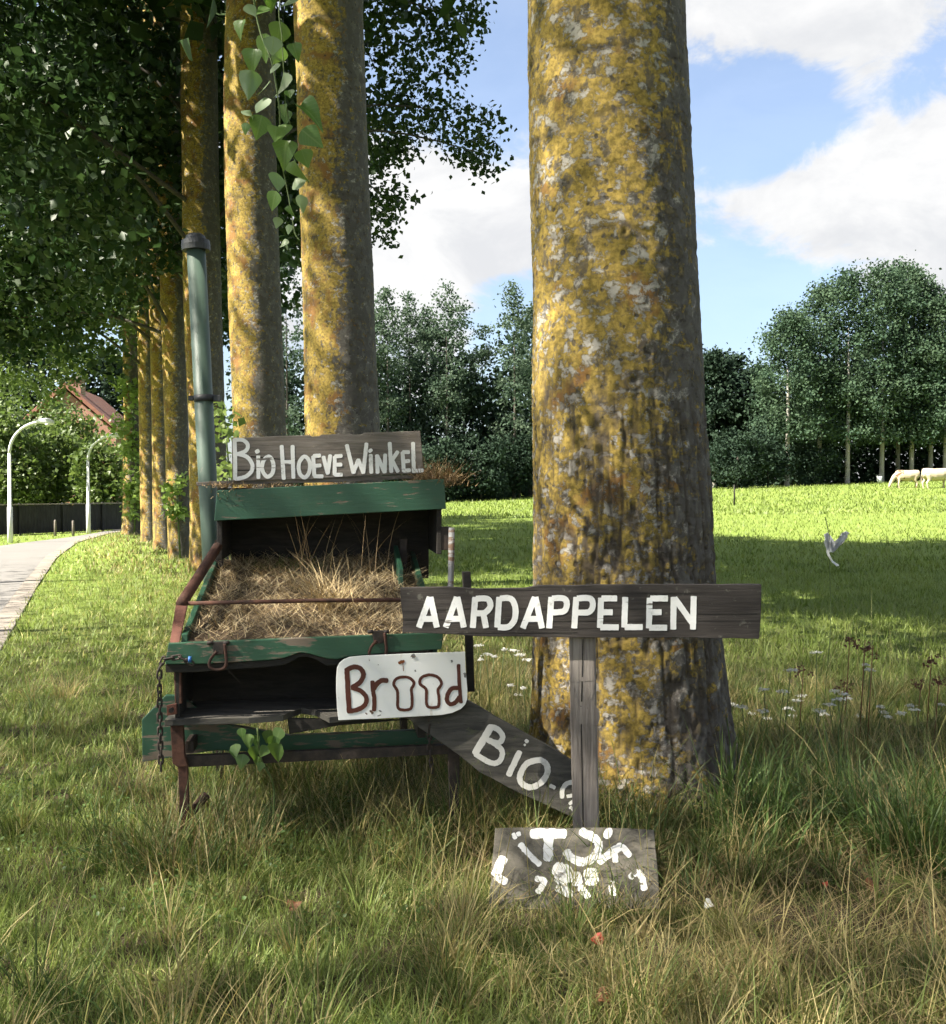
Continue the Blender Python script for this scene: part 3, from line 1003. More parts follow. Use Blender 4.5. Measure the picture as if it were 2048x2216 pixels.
tube('stem', [(dat(442, 850, 9.0).x, 9.0, -0.1), dat(440, 1000, 9.0), dat(446, 900, 9.0), dat(436, 790, 9.0)], 0.008, 'stem_green', sh, seg=6)


# ------------------------------------------------------------------ far trees
def far_tree(name, x, d, ytop, ybot, rpx, mat, label, group, trunk_w=0.30, n=90, per=34, size=0.40, seed=0, taper=0.6, trunk_mat='trunk_far', top_exp=0.8):
    bz = float(gz(dat(x, 960, d).x, d))
    p = dat(x, 960, d)
    t = thing(name, (p.x, d, bz), label, 'tree', group)
    rk_ = np.random.default_rng(300 + seed)
    zt, zb = dat(x, ytop, d).z, dat(x, ybot, d).z
    rad = rpx / 1940.0 * d
    hgt = zt - zb
    tube('trunk', [(p.x, d, bz - 0.2), (p.x, d, bz + 0.3), (p.x + 0.05, d, zb + 0.25 * hgt), (p.x, d, zb + 0.7 * hgt)], [trunk_w * 1.25 / 2, trunk_w / 2, trunk_w * 0.3, 0.02], trunk_mat, t, seg=9)
    u = rk_.uniform(0, 1, n)
    prof = np.sin(np.pi * np.clip(u * taper + (1 - taper) * 0.5 + 0.10, 0, 1)) ** top_exp
    prof = np.minimum(prof, np.sqrt(np.clip(1 - u, 0, 1)) * 1.25 + 0.03)
    prof = prof * (0.66 + 0.62 * rk_.uniform(0, 1, n) ** 2)
    an = rk_.uniform(0, 2 * np.pi, n)
    rr = rad * prof * np.sqrt(rk_.uniform(0.12, 1, n))
    P_ = np.stack([p.x + np.cos(an) * rr, d + np.sin(an) * rr, zb + u * hgt], -1)
    add_crown(t, P_, per, 0.09 * rad + 0.14, size, mat, 400 + seed)
    return t


right = [(1537, 76, 612, 850, 80), (1600, 79, 560, 860, 85), (1655, 77, 535, 855, 90), (1722, 78, 512, 860, 95), (1753, 82, 520, 862, 90), (1780, 79, 532, 858, 92), (1817, 80, 560, 862, 95), (1846, 78, 585, 860, 90), (1900, 80, 560, 850, 95), (1950, 80, 580, 850, 95)]
ordn = ['first', 'second', 'third', 'fourth', 'fifth', 'sixth', 'seventh', 'eighth', 'ninth', 'tenth']
for i, (x, d, yt, yb, r) in enumerate(right):
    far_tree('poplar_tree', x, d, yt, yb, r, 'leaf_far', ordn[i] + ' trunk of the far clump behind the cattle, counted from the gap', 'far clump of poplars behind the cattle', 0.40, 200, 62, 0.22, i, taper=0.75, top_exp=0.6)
mid = [(738, 66, 585, 900, 42), (757, 65, 566, 900, 40), (800, 68, 578, 880, 40), (835, 70, 600, 900, 40), (872, 66, 560, 880, 48), (905, 70, 590, 900, 40), (942, 71, 630, 900, 48), (1004, 66, 556, 880, 42), (1035, 70, 600, 900, 46), (1075, 70, 590, 900, 46), (690, 66, 560, 900, 45), (560, 62, 480, 900, 50), (515, 66, 540, 900, 60)]
for i, (x, d, yt, yb, r) in enumerate(mid):
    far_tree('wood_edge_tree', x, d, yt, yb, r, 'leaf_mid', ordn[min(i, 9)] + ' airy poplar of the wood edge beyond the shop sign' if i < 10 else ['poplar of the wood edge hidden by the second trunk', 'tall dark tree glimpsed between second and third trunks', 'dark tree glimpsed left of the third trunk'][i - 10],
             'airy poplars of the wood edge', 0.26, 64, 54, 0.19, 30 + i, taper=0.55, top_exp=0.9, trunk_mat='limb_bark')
dark = [(1395, 84, 690, 900, 60), (1440, 86, 700, 900, 60), (1480, 84, 720, 900, 60), (1350, 86, 700, 900, 60)]
for i, (x, d, yt, yb, r) in enumerate(dark):
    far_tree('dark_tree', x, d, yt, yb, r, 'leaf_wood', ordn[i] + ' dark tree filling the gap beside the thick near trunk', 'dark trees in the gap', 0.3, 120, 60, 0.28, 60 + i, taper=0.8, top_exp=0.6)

# the wood's dim understorey reads as one mass
rk = np.random.default_rng(900)
cs = []
for _ in range(620):
    x = rk.uniform(480, 1120)
    d = rk.uniform(68, 76)
    ytop = 700 + 50 * math.sin(x * 0.035) + 25 * math.sin(x * 0.11)
    y = rk.uniform(ytop, 980)
    p = dat(x, y, d)
    cs.append((p.x, d, max(p.z, float(gz(p.x, d)) + 0.2)))
for _ in range(1100):
    x = rk.uniform(1340, 2050)
    d = rk.uniform(82, 94)
    ytop = 745 + 40 * math.sin(x * 0.03)
    y = rk.uniform(ytop, 955)
    p = dat(x, y, d)
    cs.append((p.x, d, max(p.z, float(gz(p.x, d)) + 0.2)))
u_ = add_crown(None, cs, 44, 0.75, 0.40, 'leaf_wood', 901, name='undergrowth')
tag(u_, 'dim dark undergrowth of the wood behind the pasture', 'undergrowth', kind='stuff')
# shrubs standing forward of the wood
for i, (x, d, yt, r) in enumerate(((1440, 74, 830, 62), (1500, 75, 850, 50), (1590, 77, 870, 48), (790, 64, 840, 60), (860, 63, 860, 55), (940, 64, 850, 60), (1015, 66, 850, 40))):
    p = dat(x, 960, d)
    bz = float(gz(p.x, d))
    t = thing('wood_edge_shrub', (p.x, d, bz), ['rounded', 'small', 'low', 'tall', 'wide', 'loose', 'narrow'][i] + ' dark shrub at the foot of the wood edge, ' + ('beside the near trunk' if i < 3 else 'beyond the hopper'), 'shrub', 'shrubs along the wood edge')
    zt = dat(x, yt, d).z
    rad = r / 1940 * d
    pts = ellipsoid_points(60, (p.x, d, (bz + zt) / 2), (rad, rad * 0.8, (zt - bz) / 2), rk, 0.7)
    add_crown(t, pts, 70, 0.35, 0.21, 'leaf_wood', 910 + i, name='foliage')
    tube('stem', [(p.x, d, bz - 0.1), (p.x, d, (bz + zt) / 2)], 0.08, 'limb_bark', t, seg=6)

# ------------------------------------------------------------------ far side of the lane: house, shrubs, fence, lamps
hd = 58.0
pk = dat(131, 757, hd)
er = dat(236, 846, hd)
el_ = dat(28, 846, hd)
hs = thing('house', (pk.x, hd, 0), 'brick house with red tiled gable roof half hidden by shrubs', 'house')
depth = Vector((-1.5, 9, 0))
prism('wall', [Vector((el_.x + 0.3, hd, -0.2)), Vector((er.x - 0.3, hd, -0.2)), Vector((er.x - 0.3, hd, er.z + 0.1)), Vector((pk.x, hd, pk.z - 0.2)), Vector((el_.x + 0.3, hd, el_.z + 0.1))], depth, 'brick_far', hs, 0)
for nm, e in (('roof', er), ('roof', el_)):
    o1 = Vector((0, -0.35, 0))
    rf = prism(nm, [Vector((pk.x, hd, pk.z)) + o1, Vector((e.x, hd, e.z)) + o1, Vector((e.x, hd, e.z + 0.28)) + o1, Vector((pk.x, hd, pk.z + 0.3)) + o1], depth + Vector((0, 0.7, 0)), 'roof_tile', hs, 0.02)
cp = Vector((pk.x + 0.1, hd + 0.8, pk.z))
prism('chimney', [cp + Vector((-0.4, 0, -0.8)), cp + Vector((0.4, 0, -0.8)), cp + Vector((0.4, 0, 0.55)), cp + Vector((-0.4, 0, 0.55))], Vector((0, 0.7, 0)), 'brick_far', hs, 0.02)
prism('chimney_cap', [cp + Vector((-0.5, -0.1, 0.56)), cp + Vector((0.5, -0.1, 0.56)), cp + Vector((0.5, -0.1, 0.72)), cp + Vector((-0.5, -0.1, 0.72))], Vector((0, 0.9, 0)), 'concrete', hs, 0.02)
wn = prism('window', [Vector((pk.x - 0.6, hd - 0.03, 3.4)), Vector((pk.x + 0.6, hd - 0.03, 3.4)), Vector((pk.x + 0.6, hd - 0.03, 4.9)), Vector((pk.x - 0.6, hd - 0.03, 4.9))], Vector((0, 0.1, 0)), 'lamp_white', hs, 0.01)
prism('pane', [Vector((pk.x - 0.5, hd - 0.05, 3.5)), Vector((pk.x + 0.5, hd - 0.05, 3.5)), Vector((pk.x + 0.5, hd - 0.05, 4.8)), Vector((pk.x - 0.5, hd - 0.05, 4.8))], Vector((0, 0.05, 0)), 'cap_dark', wn, 0)

shr = [(20, 44, 800, 70, 'tall shrub behind the nearer street lamp'), (95, 46, 840, 58, 'bushy shrub between the two street lamps'), (150, 48, 806, 66, 'rounded shrub in front of the brick gable'), (200, 44, 860, 48, 'low shrub behind the farther street lamp'), (112, 52, 778, 58, 'shrub reaching up to the chimney of the brick house'), (-40, 45, 740, 80, 'tallest shrub at the edge of the view beyond the fence'), (40, 50, 790, 60, 'pale green shrub rising behind the others')]
for i, (x, d, yt, r, lab) in enumerate(shr):
    p = dat(x, 960, d)
    t = thing('garden_shrub', (p.x, d, 0), lab, 'shrub', 'garden shrubs behind the fence')
    zt = dat(x, yt, d).z
    rad = r / 1940 * d
    pts = ellipsoid_points(95, (p.x, d, zt / 2 + 0.2), (rad, rad * 0.8, zt / 2), rk, 0.75)
    pts[:, 2] = np.maximum(pts[:, 2], 0.3)
    add_crown(t, pts, 38, 0.30, 0.21, 'leaf_sunny', 930 + i, name='foliage')
    tube('stem', [(p.x, d, -0.1), (p.x, d, zt * 0.6)], 0.09, 'limb_bark', t, seg=6)
for i, (x, d, yt, r, lab) in enumerate(((60, 70, 640, 110, 'dark tree towering behind the garden shrubs'), (-70, 66, 560, 120, 'dark tree at the picture edge behind the tallest shrub'), (215, 72, 690, 90, 'dark tree behind the ivy-clad trunk'))):
    far_tree('garden_tree', x, d, yt, 880, r, 'leaf_wood', lab, 'dark garden trees', 0.4, 120, 40, 0.36, 90 + i, taper=0.85, top_exp=0.6)

fa, fb = dat(-60, 960, 32.8), dat(240, 960, 39.0)
fn = thing('garden_fence', (fa.x, fa.y, 0), 'dark wooden garden fence beyond the lane behind the street lamps', 'fence')
fv = Vector((fb.x - fa.x, fb.y - fa.y, 0))
fl, fe = fv.length, fv.normalized()
fnrm = Vector((fe.y, -fe.x, 0))
nb = int(fl / 0.13)
for i in range(nb):
    a = Vector((fa.x, fa.y, 0)) + fe * (i * 0.13)
    hh = 1.02 + random.uniform(-0.02, 0.03)
    prism('plank', [a + Vector((0, 0, 0.02)), a + fe * 0.122 + Vector((0, 0, 0.02)), a + fe * 0.122 + Vector((0, 0, hh)), a + Vector((0, 0, hh))], fnrm * -0.02, 'wood_fence', fn, 0)
for i in range(0, int(fl / 1.9) + 1):
    a = Vector((fa.x, fa.y, 0)) + fe * (i * 1.9) + fnrm * 0.01
    prism('post', [a + Vector((0, 0, -0.2)), a + fe * 0.09 + Vector((0, 0, -0.2)), a + fe * 0.09 + Vector((0, 0, 1.10)), a + Vector((0, 0, 1.10))], fnrm * 0.07, 'wood_fence', fn, 0.005)
a = Vector((fa.x, fa.y, 1.03)) + fnrm * 0.1
prism('top_rail', [a, a + fe * fl, a + fe * fl + Vector((0, 0, 0.04)), a + Vector((0, 0, 0.04))], fnrm * -0.14, 'wood_grey', fn, 0)
for i, (x, y, h) in enumerate(((108, 1044, 0.42), (143, 1040, 0.40))):
    p = dat(x, y, 33.5)
    s = thing('marker_post', (p.x, 33.5, 0), ['taller of two short wooden stakes on the grass before the fence', 'shorter of two wooden stakes on the grass before the fence'][i], 'stake', 'stakes by the lane')
    tube('stake', [(p.x, 33.5, -0.1), (p.x, 33.5, h + 0.1), (p.x, 33.5, h + 0.13)], [0.045, 0.042, 0.02], 'wood_grey', s, seg=8)

for i, (bx_, by_, d, hx, hy, lab) in enumerate(((20, 1060, 29.1, 82, 824, 'taller-looking white street lamp nearest the picture edge'), (173, 1042, 35.5, 220, 852, 'white street lamp standing nearer the tree row'))):
    b = dat(bx_, by_, d)
    h = dat(hx, hy, d)
    lp = thing('street_lamp', (b.x, d, 0), lab, 'street lamp', 'street lamps along the lane')
    arm = h.x - b.x
    zc = h.z - arm * 0.95
    pts = [(b.x, d, -0.2), (b.x, d, 1.05), (b.x, d, 1.06), (b.x, d, zc)]
    tube('pole', pts, [0.075, 0.075, 0.055, 0.046], 'lamp_white', lp, seg=12)
    arc = [Vector((b.x + arm * (1 - math.cos(t_)), d, zc + arm * 0.95 * math.sin(t_))) for t_ in np.linspace(0, math.pi / 2 * 0.98, 14)]
    tube('arm', arc, 0.042, 'lamp_white', lp, seg=10)
    e = arc[-1]
    hv = [e + Vector((-0.12, 0, 0.02)), e + Vector((0.05, 0, 0.035)), e + Vector((0.22, 0, 0.02)), e + Vector((0.34, 0, -0.02)), e + Vector((0.38, 0, -0.04))]
    tube('lamp_head', hv, [0.045, 0.085, 0.10, 0.075, 0.02], 'lamp_white', lp, seg=12)
    tube('lens', [e + Vector((0.20, 0, -0.055)), e + Vector((0.20, 0, -0.10))], [0.09, 0.06], 'enamel', lp, seg=12)

# ------------------------------------------------------------------ pasture things
def cow(name, x, y, d, length_m, head_left, label, mat, grazing=True):
    p = dat(x, y, d)
    gz0 = float(gz(p.x, d))
    t = thing(name, (p.x, d, gz0 - 0.12), label, 'cow', 'cattle grazing under the far poplars')
    bm = bmesh.new()
    s = -1 if head_left else 1

    def loft(rings, seg=14):
        prev = None
        first = None
        for (x_, y_, z_, ry, rz, nx_, nz_) in rings:
            ring = []
            for k in range(seg):
                an = 2 * math.pi * k / seg
                ring.append(bm.verts.new((s * (x_ + nx_ * math.sin(an) * rz), y_ + math.cos(an) * ry, z_ + nz_ * math.sin(an) * rz)))
            if prev:
                for k in range(seg):
                    bm.faces.new((prev[k], prev[(k + 1) % seg], ring[(k + 1) % seg], ring[k]))
            else:
                first = ring
            prev = ring
        bm.faces.new(first)
        bm.faces.new(prev)
    loft([(-0.84, 0, 1.10, .10, .14, 0, 1), (-0.78, 0, 1.08, .24, .27, 0, 1), (-0.55, 0, 1.03, .30, .34, 0, 1), (-0.1, 0, 0.96, .36, .38, 0, 1), (0.35, 0, 0.98, .33, .38, 0, 1), (0.62, 0, 1.02, .25, .35, 0, 1), (0.78, 0, 1.02, .17, .26, 0, 1)])
    if grazing:
        loft([(0.66, 0, 1.05, .15, .24, .3, .95), (0.90, 0, 0.86, .12, .18, .7, .7), (1.08, 0, 0.58, .09, .13, .9, .4), (1.14, 0, 0.44, .11, .12, 1, .1), (1.20, 0, 0.26, .085, .09, 1, .1), (1.22, 0, 0.14, .07, .06, 1, .1)])
        for q in (-1, 1):
            loft([(1.08, q * 0.08, 0.52, .02, .04, 0, 1), (1.06, q * 0.22, 0.50, .015, .05, 0, 1)], 6)
    else:
        loft([(0.66, 0, 1.10, .15, .24, .3, .95), (0.95, 0, 1.22, .12, .16, .5, .8), (1.10, 0, 1.32, .11, .14, .5, .8), (1.32, 0, 1.18, .085, .09, .6, .8), (1.42, 0, 1.10, .07, .06, .6, .8)])
    for (lx, ly, f) in ((0.55, 0.17, 0), (0.60, -0.17, 0.06), (-0.62, 0.19, 1), (-0.52, -0.19, 1.1)):
        if f < 0.5:
            loft([(lx, ly, 0.85, .10, .13, 1, 0), (lx + 0.02, ly, 0.50, .065, .075, 1, 0), (lx + f, ly, 0.42, .06, .065, 1, 0), (lx, ly, 0.12, .045, .05, 1, 0), (lx + 0.03, ly, 0.0, .06, .07, 1, 0)], 10)
        else:
            loft([(lx, ly, 0.95, .13, .22, 1, 0), (lx + 0.06, ly, 0.66, .085, .12, 1, 0), (lx - 0.10, ly, 0.46, .06, .07, 1, 0), (lx - 0.04, ly, 0.12, .045, .05, 1, 0), (lx, ly, 0.0, .06, .07, 1, 0)], 10)
    loft([(-0.83, 0, 1.22, .03, .03, 1, 0), (-0.90, 0, 0.9, .02, .02, 1, 0), (-0.89, 0, 0.5, .04, .04, 1, 0), (-0.88, 0, 0.36, .02, .02, 1, 0)], 6)
    bmesh.ops.recalc_face_normals(bm, faces=bm.faces)
    bmesh.ops.scale(bm, vec=(length_m, length_m, length_m), verts=bm.verts)
    me = bpy.data.meshes.new('body')
    bm.to_mesh(me)
    bm.free()
    o = link_mesh('body', me, mat, t)
    rm = o.modifiers.new('remesh', 'REMESH')
    rm.mode = 'VOXEL'
    rm.voxel_size = 0.035
    rm.use_smooth_shade = True
    smo = o.modifiers.new('smooth', 'SMOOTH')
    smo.iterations = 4
    return t


cow('cow', 1772, 945, 63, 0.92, True, 'cream cow with brown patches grazing behind the paler one', 'cow_hide')
cow('cow', 1828, 945, 61, 1.0, False, 'plain cream cow cut off by the picture edge', 'cow_cream')

p = dat(1434, 985, 48)
fp = thing('field_post', (p.x, 48, float(gz(p.x, 48))), 'thin dark fence stake alone in the sunlit pasture', 'stake')
zb = float(gz(p.x, 48))
tube('stake', [(p.x, 48, zb - 0.1), (p.x + 0.02, 48, zb + 0.6), (p.x, 48, zb + 1.0)], [0.045, 0.04, 0.03], 'wood_black', fp, seg=7)
p = dat(1717, 938, 76)
fp = thing('white_bucket', (p.x, 76, float(gz(p.x, 76))), 'small white bucket at the foot of a far poplar', 'bucket')
zb = float(gz(p.x, 76))
tube('body', [(p.x, 75.9, zb), (p.x, 75.9, zb + 0.55)], [0.16, 0.21], 'lamp_white', fp, seg=12)
tube('handle', [(p.x - 0.2, 75.9, zb + 0.5), (p.x, 75.9, zb + 0.75), (p.x + 0.2, 75.9, zb + 0.5)], 0.015, 'grey_metal', fp, seg=5)
# torn plastic caught on a grass stalk
ps = thing('plastic_scrap', (dat(1625, 1075, 6.5).x, 6.5, 0), 'torn shred of white plastic caught in the tall grass stalks', 'plastic scrap')
z4 = lambda c: ((1400 + c[0] / 2.667), (1050 + c[1] / 2.667))
outl = [(1025, 285), (1042, 270), (1062, 290), (1085, 325), (1105, 335), (1128, 310), (1132, 275), (1150, 262), (1168, 275), (1155, 300), (1130, 335), (1100, 360), (1078, 390), (1058, 385), (1060, 410), (1080, 440), (1108, 462), (1100, 470), (1066, 445), (1045, 405), (1040, 370), (1027, 330)]
Vv, Ff = [], []
cen = [(1052, 320), (1060, 350), (1120, 330), (1058, 400)]
bm = bmesh.new()
fr = [bm.verts.new(at(*z4(c), 6.5 + 0.03 * math.sin(i * 1.7)) - wpos(ps)) for i, c in enumerate(outl)]
bm.faces.new(fr)
bmesh.ops.triangulate(bm, faces=bm.faces)
bmesh.ops.subdivide_edges(bm, edges=bm.edges, cuts=2, use_grid_fill=True)
for v in bm.verts:
    v.co.y += 0.012 * math.sin(v.co.x * 160 + v.co.z * 90)
me = bpy.data.meshes.new('film')
bm.to_mesh(me)
bm.free()
me.attributes.new('rnd', 'FLOAT', 'POINT').data.foreach_set('value', RNG.uniform(0, 1, len(me.vertices)).astype(np.float32))
fo = link_mesh('film', me, 'plastic_film', ps)
so = fo.modifiers.new('solid', 'SOLIDIFY')
so.thickness = 0.002
px_ = dat(1640, 1085, 6.5)
tube('stalk', [(px_.x - 0.1, 6.52, -0.05), (px_.x - 0.05, 6.51, 0.6), dat(1620, 1045, 6.505), dat(1612, 1010, 6.505)], 0.003, 'stem_green', ps, seg=5)

# ------------------------------------------------------------------ the old potato cart
def c1(c):
    return (280 + c[0] / 2.31, 900 + c[1] / 2.31)


YAW = math.radians(8)
EU = Vector((math.cos(YAW), math.sin(YAW), 0))
EV = Vector((-math.sin(YAW), math.cos(YAW), 0))
EW = Vector((0, 0, 1))
O3 = at(*c1((195, 1138)), 4.05)
CO = Vector((O3.x, O3.y, 0))


def cv(c, v):           # reading of the photograph -> point on the cart's plane v = const
    return hit(*c1(c), CO + EV * v, EV)


def cw(c, wz):
    return hit(*c1(c), Vector((0, 0, wz)), EW)


def cu(c, u):
    return hit(*c1(c), CO + EU * u, EU)


def loc(u, v, wz):
    return CO + EU * u + EV * v + EW * wz


cart = thing('potato_cart', tuple(loc(0.5, 0.6, 0)), 'derelict green wooden sorting cart with hopper and a tray of dry grass', 'cart')


def box(name, u0, u1, v0, v1, w0, w1, mat, parent=cart, bevel=0.003):
    return prism(name, [loc(u0, v0, w0), loc(u1, v0, w0), loc(u1, v0, w1), loc(u0, v0, w1)], EV * (v1 - v0), mat, parent, bevel)


# front board with its broken lower edge
fb_pts = [(195, 1138), (420, 1129), (830, 1112), (1210, 1098), (1570, 1085), (1562, 1168), (1300, 1184), (1090, 1205), (1040, 1218), (985, 1214), (900, 1190), (850, 1184), (770, 1212), (700, 1222), (520, 1232), (400, 1240), (178, 1243)]
prism('front_board', [cv(c, 0.0) for c in fb_pts], EV * 0.03, 'green_paint_worn', cart, 0.003)
sp_pts = [(180, 1243), (400, 1240), (520, 1232), (700, 1222), (770, 1212), (850, 1184), (900, 1190), (985, 1214), (1040, 1218), (1090, 1205), (1300, 1190), (1300, 1215), (1090, 1240), (985, 1250), (940, 1222), (890, 1204), (850, 1207), (780, 1244), (690, 1256), (500, 1268), (330, 1282), (182, 1284)]
tag(prism('splintered_edge', [cv(c, 0.012) for c in sp_pts], EV * 0.028, 'wood_black', cart, 0.002), 'splintered dark lower edge of the front board')
# drawer-like box under the tray
W_FLOOR = 0.565
fl_pts = [(176, 1520), (420, 1512), (600, 1508), (770, 1495), (860, 1460), (930, 1470), (1000, 1506), (1060, 1500), (1560, 1455), (1600, 1400), (1040, 1410), (255, 1428)]
prism('shelf', [cw(c, W_FLOOR) for c in fl_pts], Vector((0, 0, -0.026)), 'wood_plank', cart, 0.002)
box('shelf_back', 0.03, 1.10, 0.42, 0.44, 0.54, 0.90, 'wood_black')
box('shelf_side', 0.02, 0.04, 0.03, 0.42, 0.566, 0.86, 'wood_black')
box('shelf_side', 1.07, 1.09, 0.03, 0.42, 0.566, 0.90, 'wood_black')
prism('torn_panel', [cv(c, 0.06) for c in ((790, 1512), (1150, 1522), (1400, 1520), (1050, 1548), (800, 1592))], EV * 0.02, 'wood_black', cart, 0.002)
prism('upright', [cv(c, 0.03) for c in ((222, 1284), (258, 1284), (262, 1440), (228, 1440))], EV * 0.04, 'rust', cart, 0.002)
bp = prism('bolt_plate', [cv(c, 0.02) for c in ((186, 1448), (236, 1438), (238, 1492), (188, 1500))], EV * 0.012, 'rust_red', cart, 0.002)
bc = cv((212, 1470), 0.015)
tube('bolt', [bc, bc - EV * 0.014], 0.011, 'iron_dark', bp, seg=6, smooth=False)
# legs and rails
prism('leg', [cv(c, 0.05) for c in ((205, 1548), (268, 1548), (276, 1700), (292, 1752), (244, 1758), (216, 1740))], EV * 0.035, 'rust', cart, 0.002)
prism('leg', [cv(c, 0.055) for c in ((243, 1752), (291, 1748), (298, 2000), (304, 2330), (262, 2330), (252, 2000))], EV * 0.03, 'rust', cart, 0.003)
tube('brace', [cv((285, 2010), 0.075), cu((385, 1895), 0.13)], 0.020, 'rust', cart, seg=8)
prism('leg', [cv(c, 0.08) for c in ((1588, 1490), (1650, 1488), (1655, 2240), (1612, 2240))], EV * 0.035, 'iron_dark', cart, 0.003)
for uu in (0.06, 1.02):
    box('rear_leg', uu, uu + 0.04, 1.10, 1.14, -0.1, 1.25, 'iron_dark')
prism('cross_bar', [cv(c, 0.085) for c in ((270, 1702), (1600, 1645), (1600, 1692), (270, 1758))], EV * 0.03, 'iron_dark', cart, 0.002)
box('side_rail', 0.05, 0.085, 0.1, 1.12, 0.40, 0.45, 'iron_dark')
box('side_rail', 1.03, 1.065, 0.1, 1.12, 0.43, 0.48, 'iron_dark')
lb = prism('lower_board', [cv(c, 0.22) for c in ((62, 1520), (180, 1398), (262, 1400), (420, 1530), (800, 1598), (1560, 1566), (1560, 1648), (800, 1690), (430, 1672), (65, 1732))], EV * 0.03, 'green_paint_worn', cart, 0.003)
tag(lb, 'loose green plank slung below the shelf, sticking out past the leg')
# sloping tray
TF, TB = (0.10, 0.875), (1.28, 1.13)     # (v, w) of its front and back


def tray_w(v):
    return TF[1] + (TB[1] - TF[1]) * (v - TF[0]) / (TB[0] - TF[0])


def slope_box(name, u0, u1, v0, v1, lo, hi, mat):
    return prism(name, [loc(u0, v0, tray_w(v0) + lo), loc(u0, v0, tray_w(v0) + hi), loc(u0, v1, tray_w(v1) + hi), loc(u0, v1, tray_w(v1) + lo)], EU * (u1 - u0), mat, cart, 0.003)


slope_box('tray_bed', 0.06, 1.10, 0.06, 1.30, -0.06, -0.03, 'wood_black')
slope_box('tray_side', 0.045, 0.07, 0.05, 1.25, -0.08, 0.045, 'green_paint_worn')
slope_box('tray_side', 1.085, 1.11, 0.05, 1.25, -0.08, 0.055, 'green_paint_worn')
slope_box('tray_side', 0.99, 1.012, 0.72, 1.15, -0.02, 0.11, 'green_paint')
# rusty side linkage
P3, P2, P1 = cv((222, 1135), 0.02), cu((262, 938), 0.03), cv((440, 655), 0.86)
prism('link_bar', [cv((200, 1135), 0.02), cv((250, 1135), 0.02), P2 + EU * 0.025, P2 - EU * 0.025], Vector((0, 0.03, 0.02)), 'rust_red', cart, 0.003)
tube('link_tube', [P2 - EV * 0.01, P2.lerp(P1, 0.5), P1], 0.024, 'rust', cart, seg=12)
rv = (P2 - CO).dot(EV)
tube('cross_rod', [P2 + EU * 0.01, P2 + EU * 0.55 + EW * 0.004, P2 + EU * 1.06], 0.009, 'rust', cart, seg=8)
tube('strut', [cv((1612, 560), 0.87), cv((1610, 720), 0.84), cv((1606, 860), 0.80), loc(1.08, 0.62, 0.50)], 0.016, 'grey_metal', cart, seg=12)
prism('side_post', [cv(c, 0.45) for c in ((1668, 782), (1708, 780), (1728, 1380), (1694, 1380))], EV * 0.045, 'wood_black', cart, 0.003)
# hopper
HV = 0.85
A_tl, A_tr, A_br, A_bl = [cv(c, HV) for c in ((438, 372), (1575, 315), (1584, 465), (424, 525))]
prism('hopper_board', [A_tl, A_tr, A_br, A_bl], EV * 0.025, 'green_paint', cart, 0.003)
hu0, hu1 = (A_bl - CO).dot(EU), (A_br - CO).dot(EU)
ht = min(A_tl.z, A_tr.z)
box('hopper_side', hu0 + 0.01, hu0 + 0.035, HV + 0.026, 1.36, 1.16, ht - 0.012, 'wood_black')
box('hopper_side', hu1 - 0.045, hu1 - 0.02, HV + 0.026, 1.36, 1.18, ht - 0.006, 'wood_black')
box('hopper_back', hu0 + 0.036, hu1 - 0.046, 1.30, 1.33, 1.02, ht - 0.014, 'wood_black')
box('hopper_lid', hu0 + 0.012, hu1 - 0.022, HV + 0.03, 1.37, ht - 0.004, ht + 0.012, 'wood_black')
sl = prism('top_slat', [cv(c, 0.97) for c in ((333, 332), (520, 322), (900, 312), (1420, 294), (1440, 312), (1000, 332), (520, 343), (338, 350))], EV * 0.03, 'wood_grey', cart, 0.002)
box('hinge_block', hu1 - 0.03, hu1 + 0.03, HV + 0.03, HV + 0.09, 1.20, 1.32, 'iron_dark')

# latches with their hanging rings
for (cx_, cy_) in ((445, 1130), (1245, 1075)):
    lt = prism('latch', [cv(c, -0.012) for c in ((cx_ - 32, cy_), (cx_ + 32, cy_ - 3), (cx_ + 26, cy_ + 62), (cx_ - 22, cy_ + 66))], EV * 0.012, 'iron_dark', cart, 0.003)
    for q in (-1, 1):
        e0 = cv((cx_ + q * 40, cy_ + 4), -0.006)
        tube('hinge_knuckle', [e0 - EU * 0.012, e0 + EU * 0.012], 0.008, 'iron_dark', lt, seg=8)
    ring = [(cx_ - 8, cy_ + 48), (cx_ - 38, cy_ + 85), (cx_ - 44, cy_ + 120), (cx_ - 15, cy_ + 140), (cx_ + 28, cy_ + 132), (cx_ + 40, cy_ + 100), (cx_ + 36, cy_ + 52), (cx_ + 32, cy_ + 10)]
    tube('ring', catmull([cv(c, -0.022) for c in ring], 4), 0.0065, 'rust', lt, seg=8)
# chain
def link_me():
    pts = []
    for k in range(16):
        an = 2 * math.pi * k / 16
        pts.append(Vector((0.0085 * math.cos(an), 0, 0.0085 * math.sin(an) + (0.0105 if math.sin(an) > 0 else -0.0105))))
    pts.append(pts[0])
    Vv, Ff = [], []
    seg = 6
    for i in range(16):
        t_ = (pts[(i + 1) % 16] - pts[i - 1]).normalized()
        yv = Vector((0, 1, 0))
        xv = t_.cross(yv)
        for k in range(seg):
            an = 2 * math.pi * k / seg
            Vv.append(pts[i] + (xv * math.cos(an) + yv * math.sin(an)) * 0.0042)
    for i in range(16):
        j = (i + 1) % 16
        for k in range(seg):
            k2 = (k + 1) % seg
            Ff.append([i * seg + k, i * seg + k2, j * seg + k2, j * seg + k])
    me = bpy.data.meshes.new('link')
    me.from_pydata([tuple(v) for v in Vv], [], Ff)
    me.polygons.foreach_set('use_smooth', [True] * len(me.polygons))
    me.materials.append(MATS['iron_dark'])
    return me


LINK = link_me()


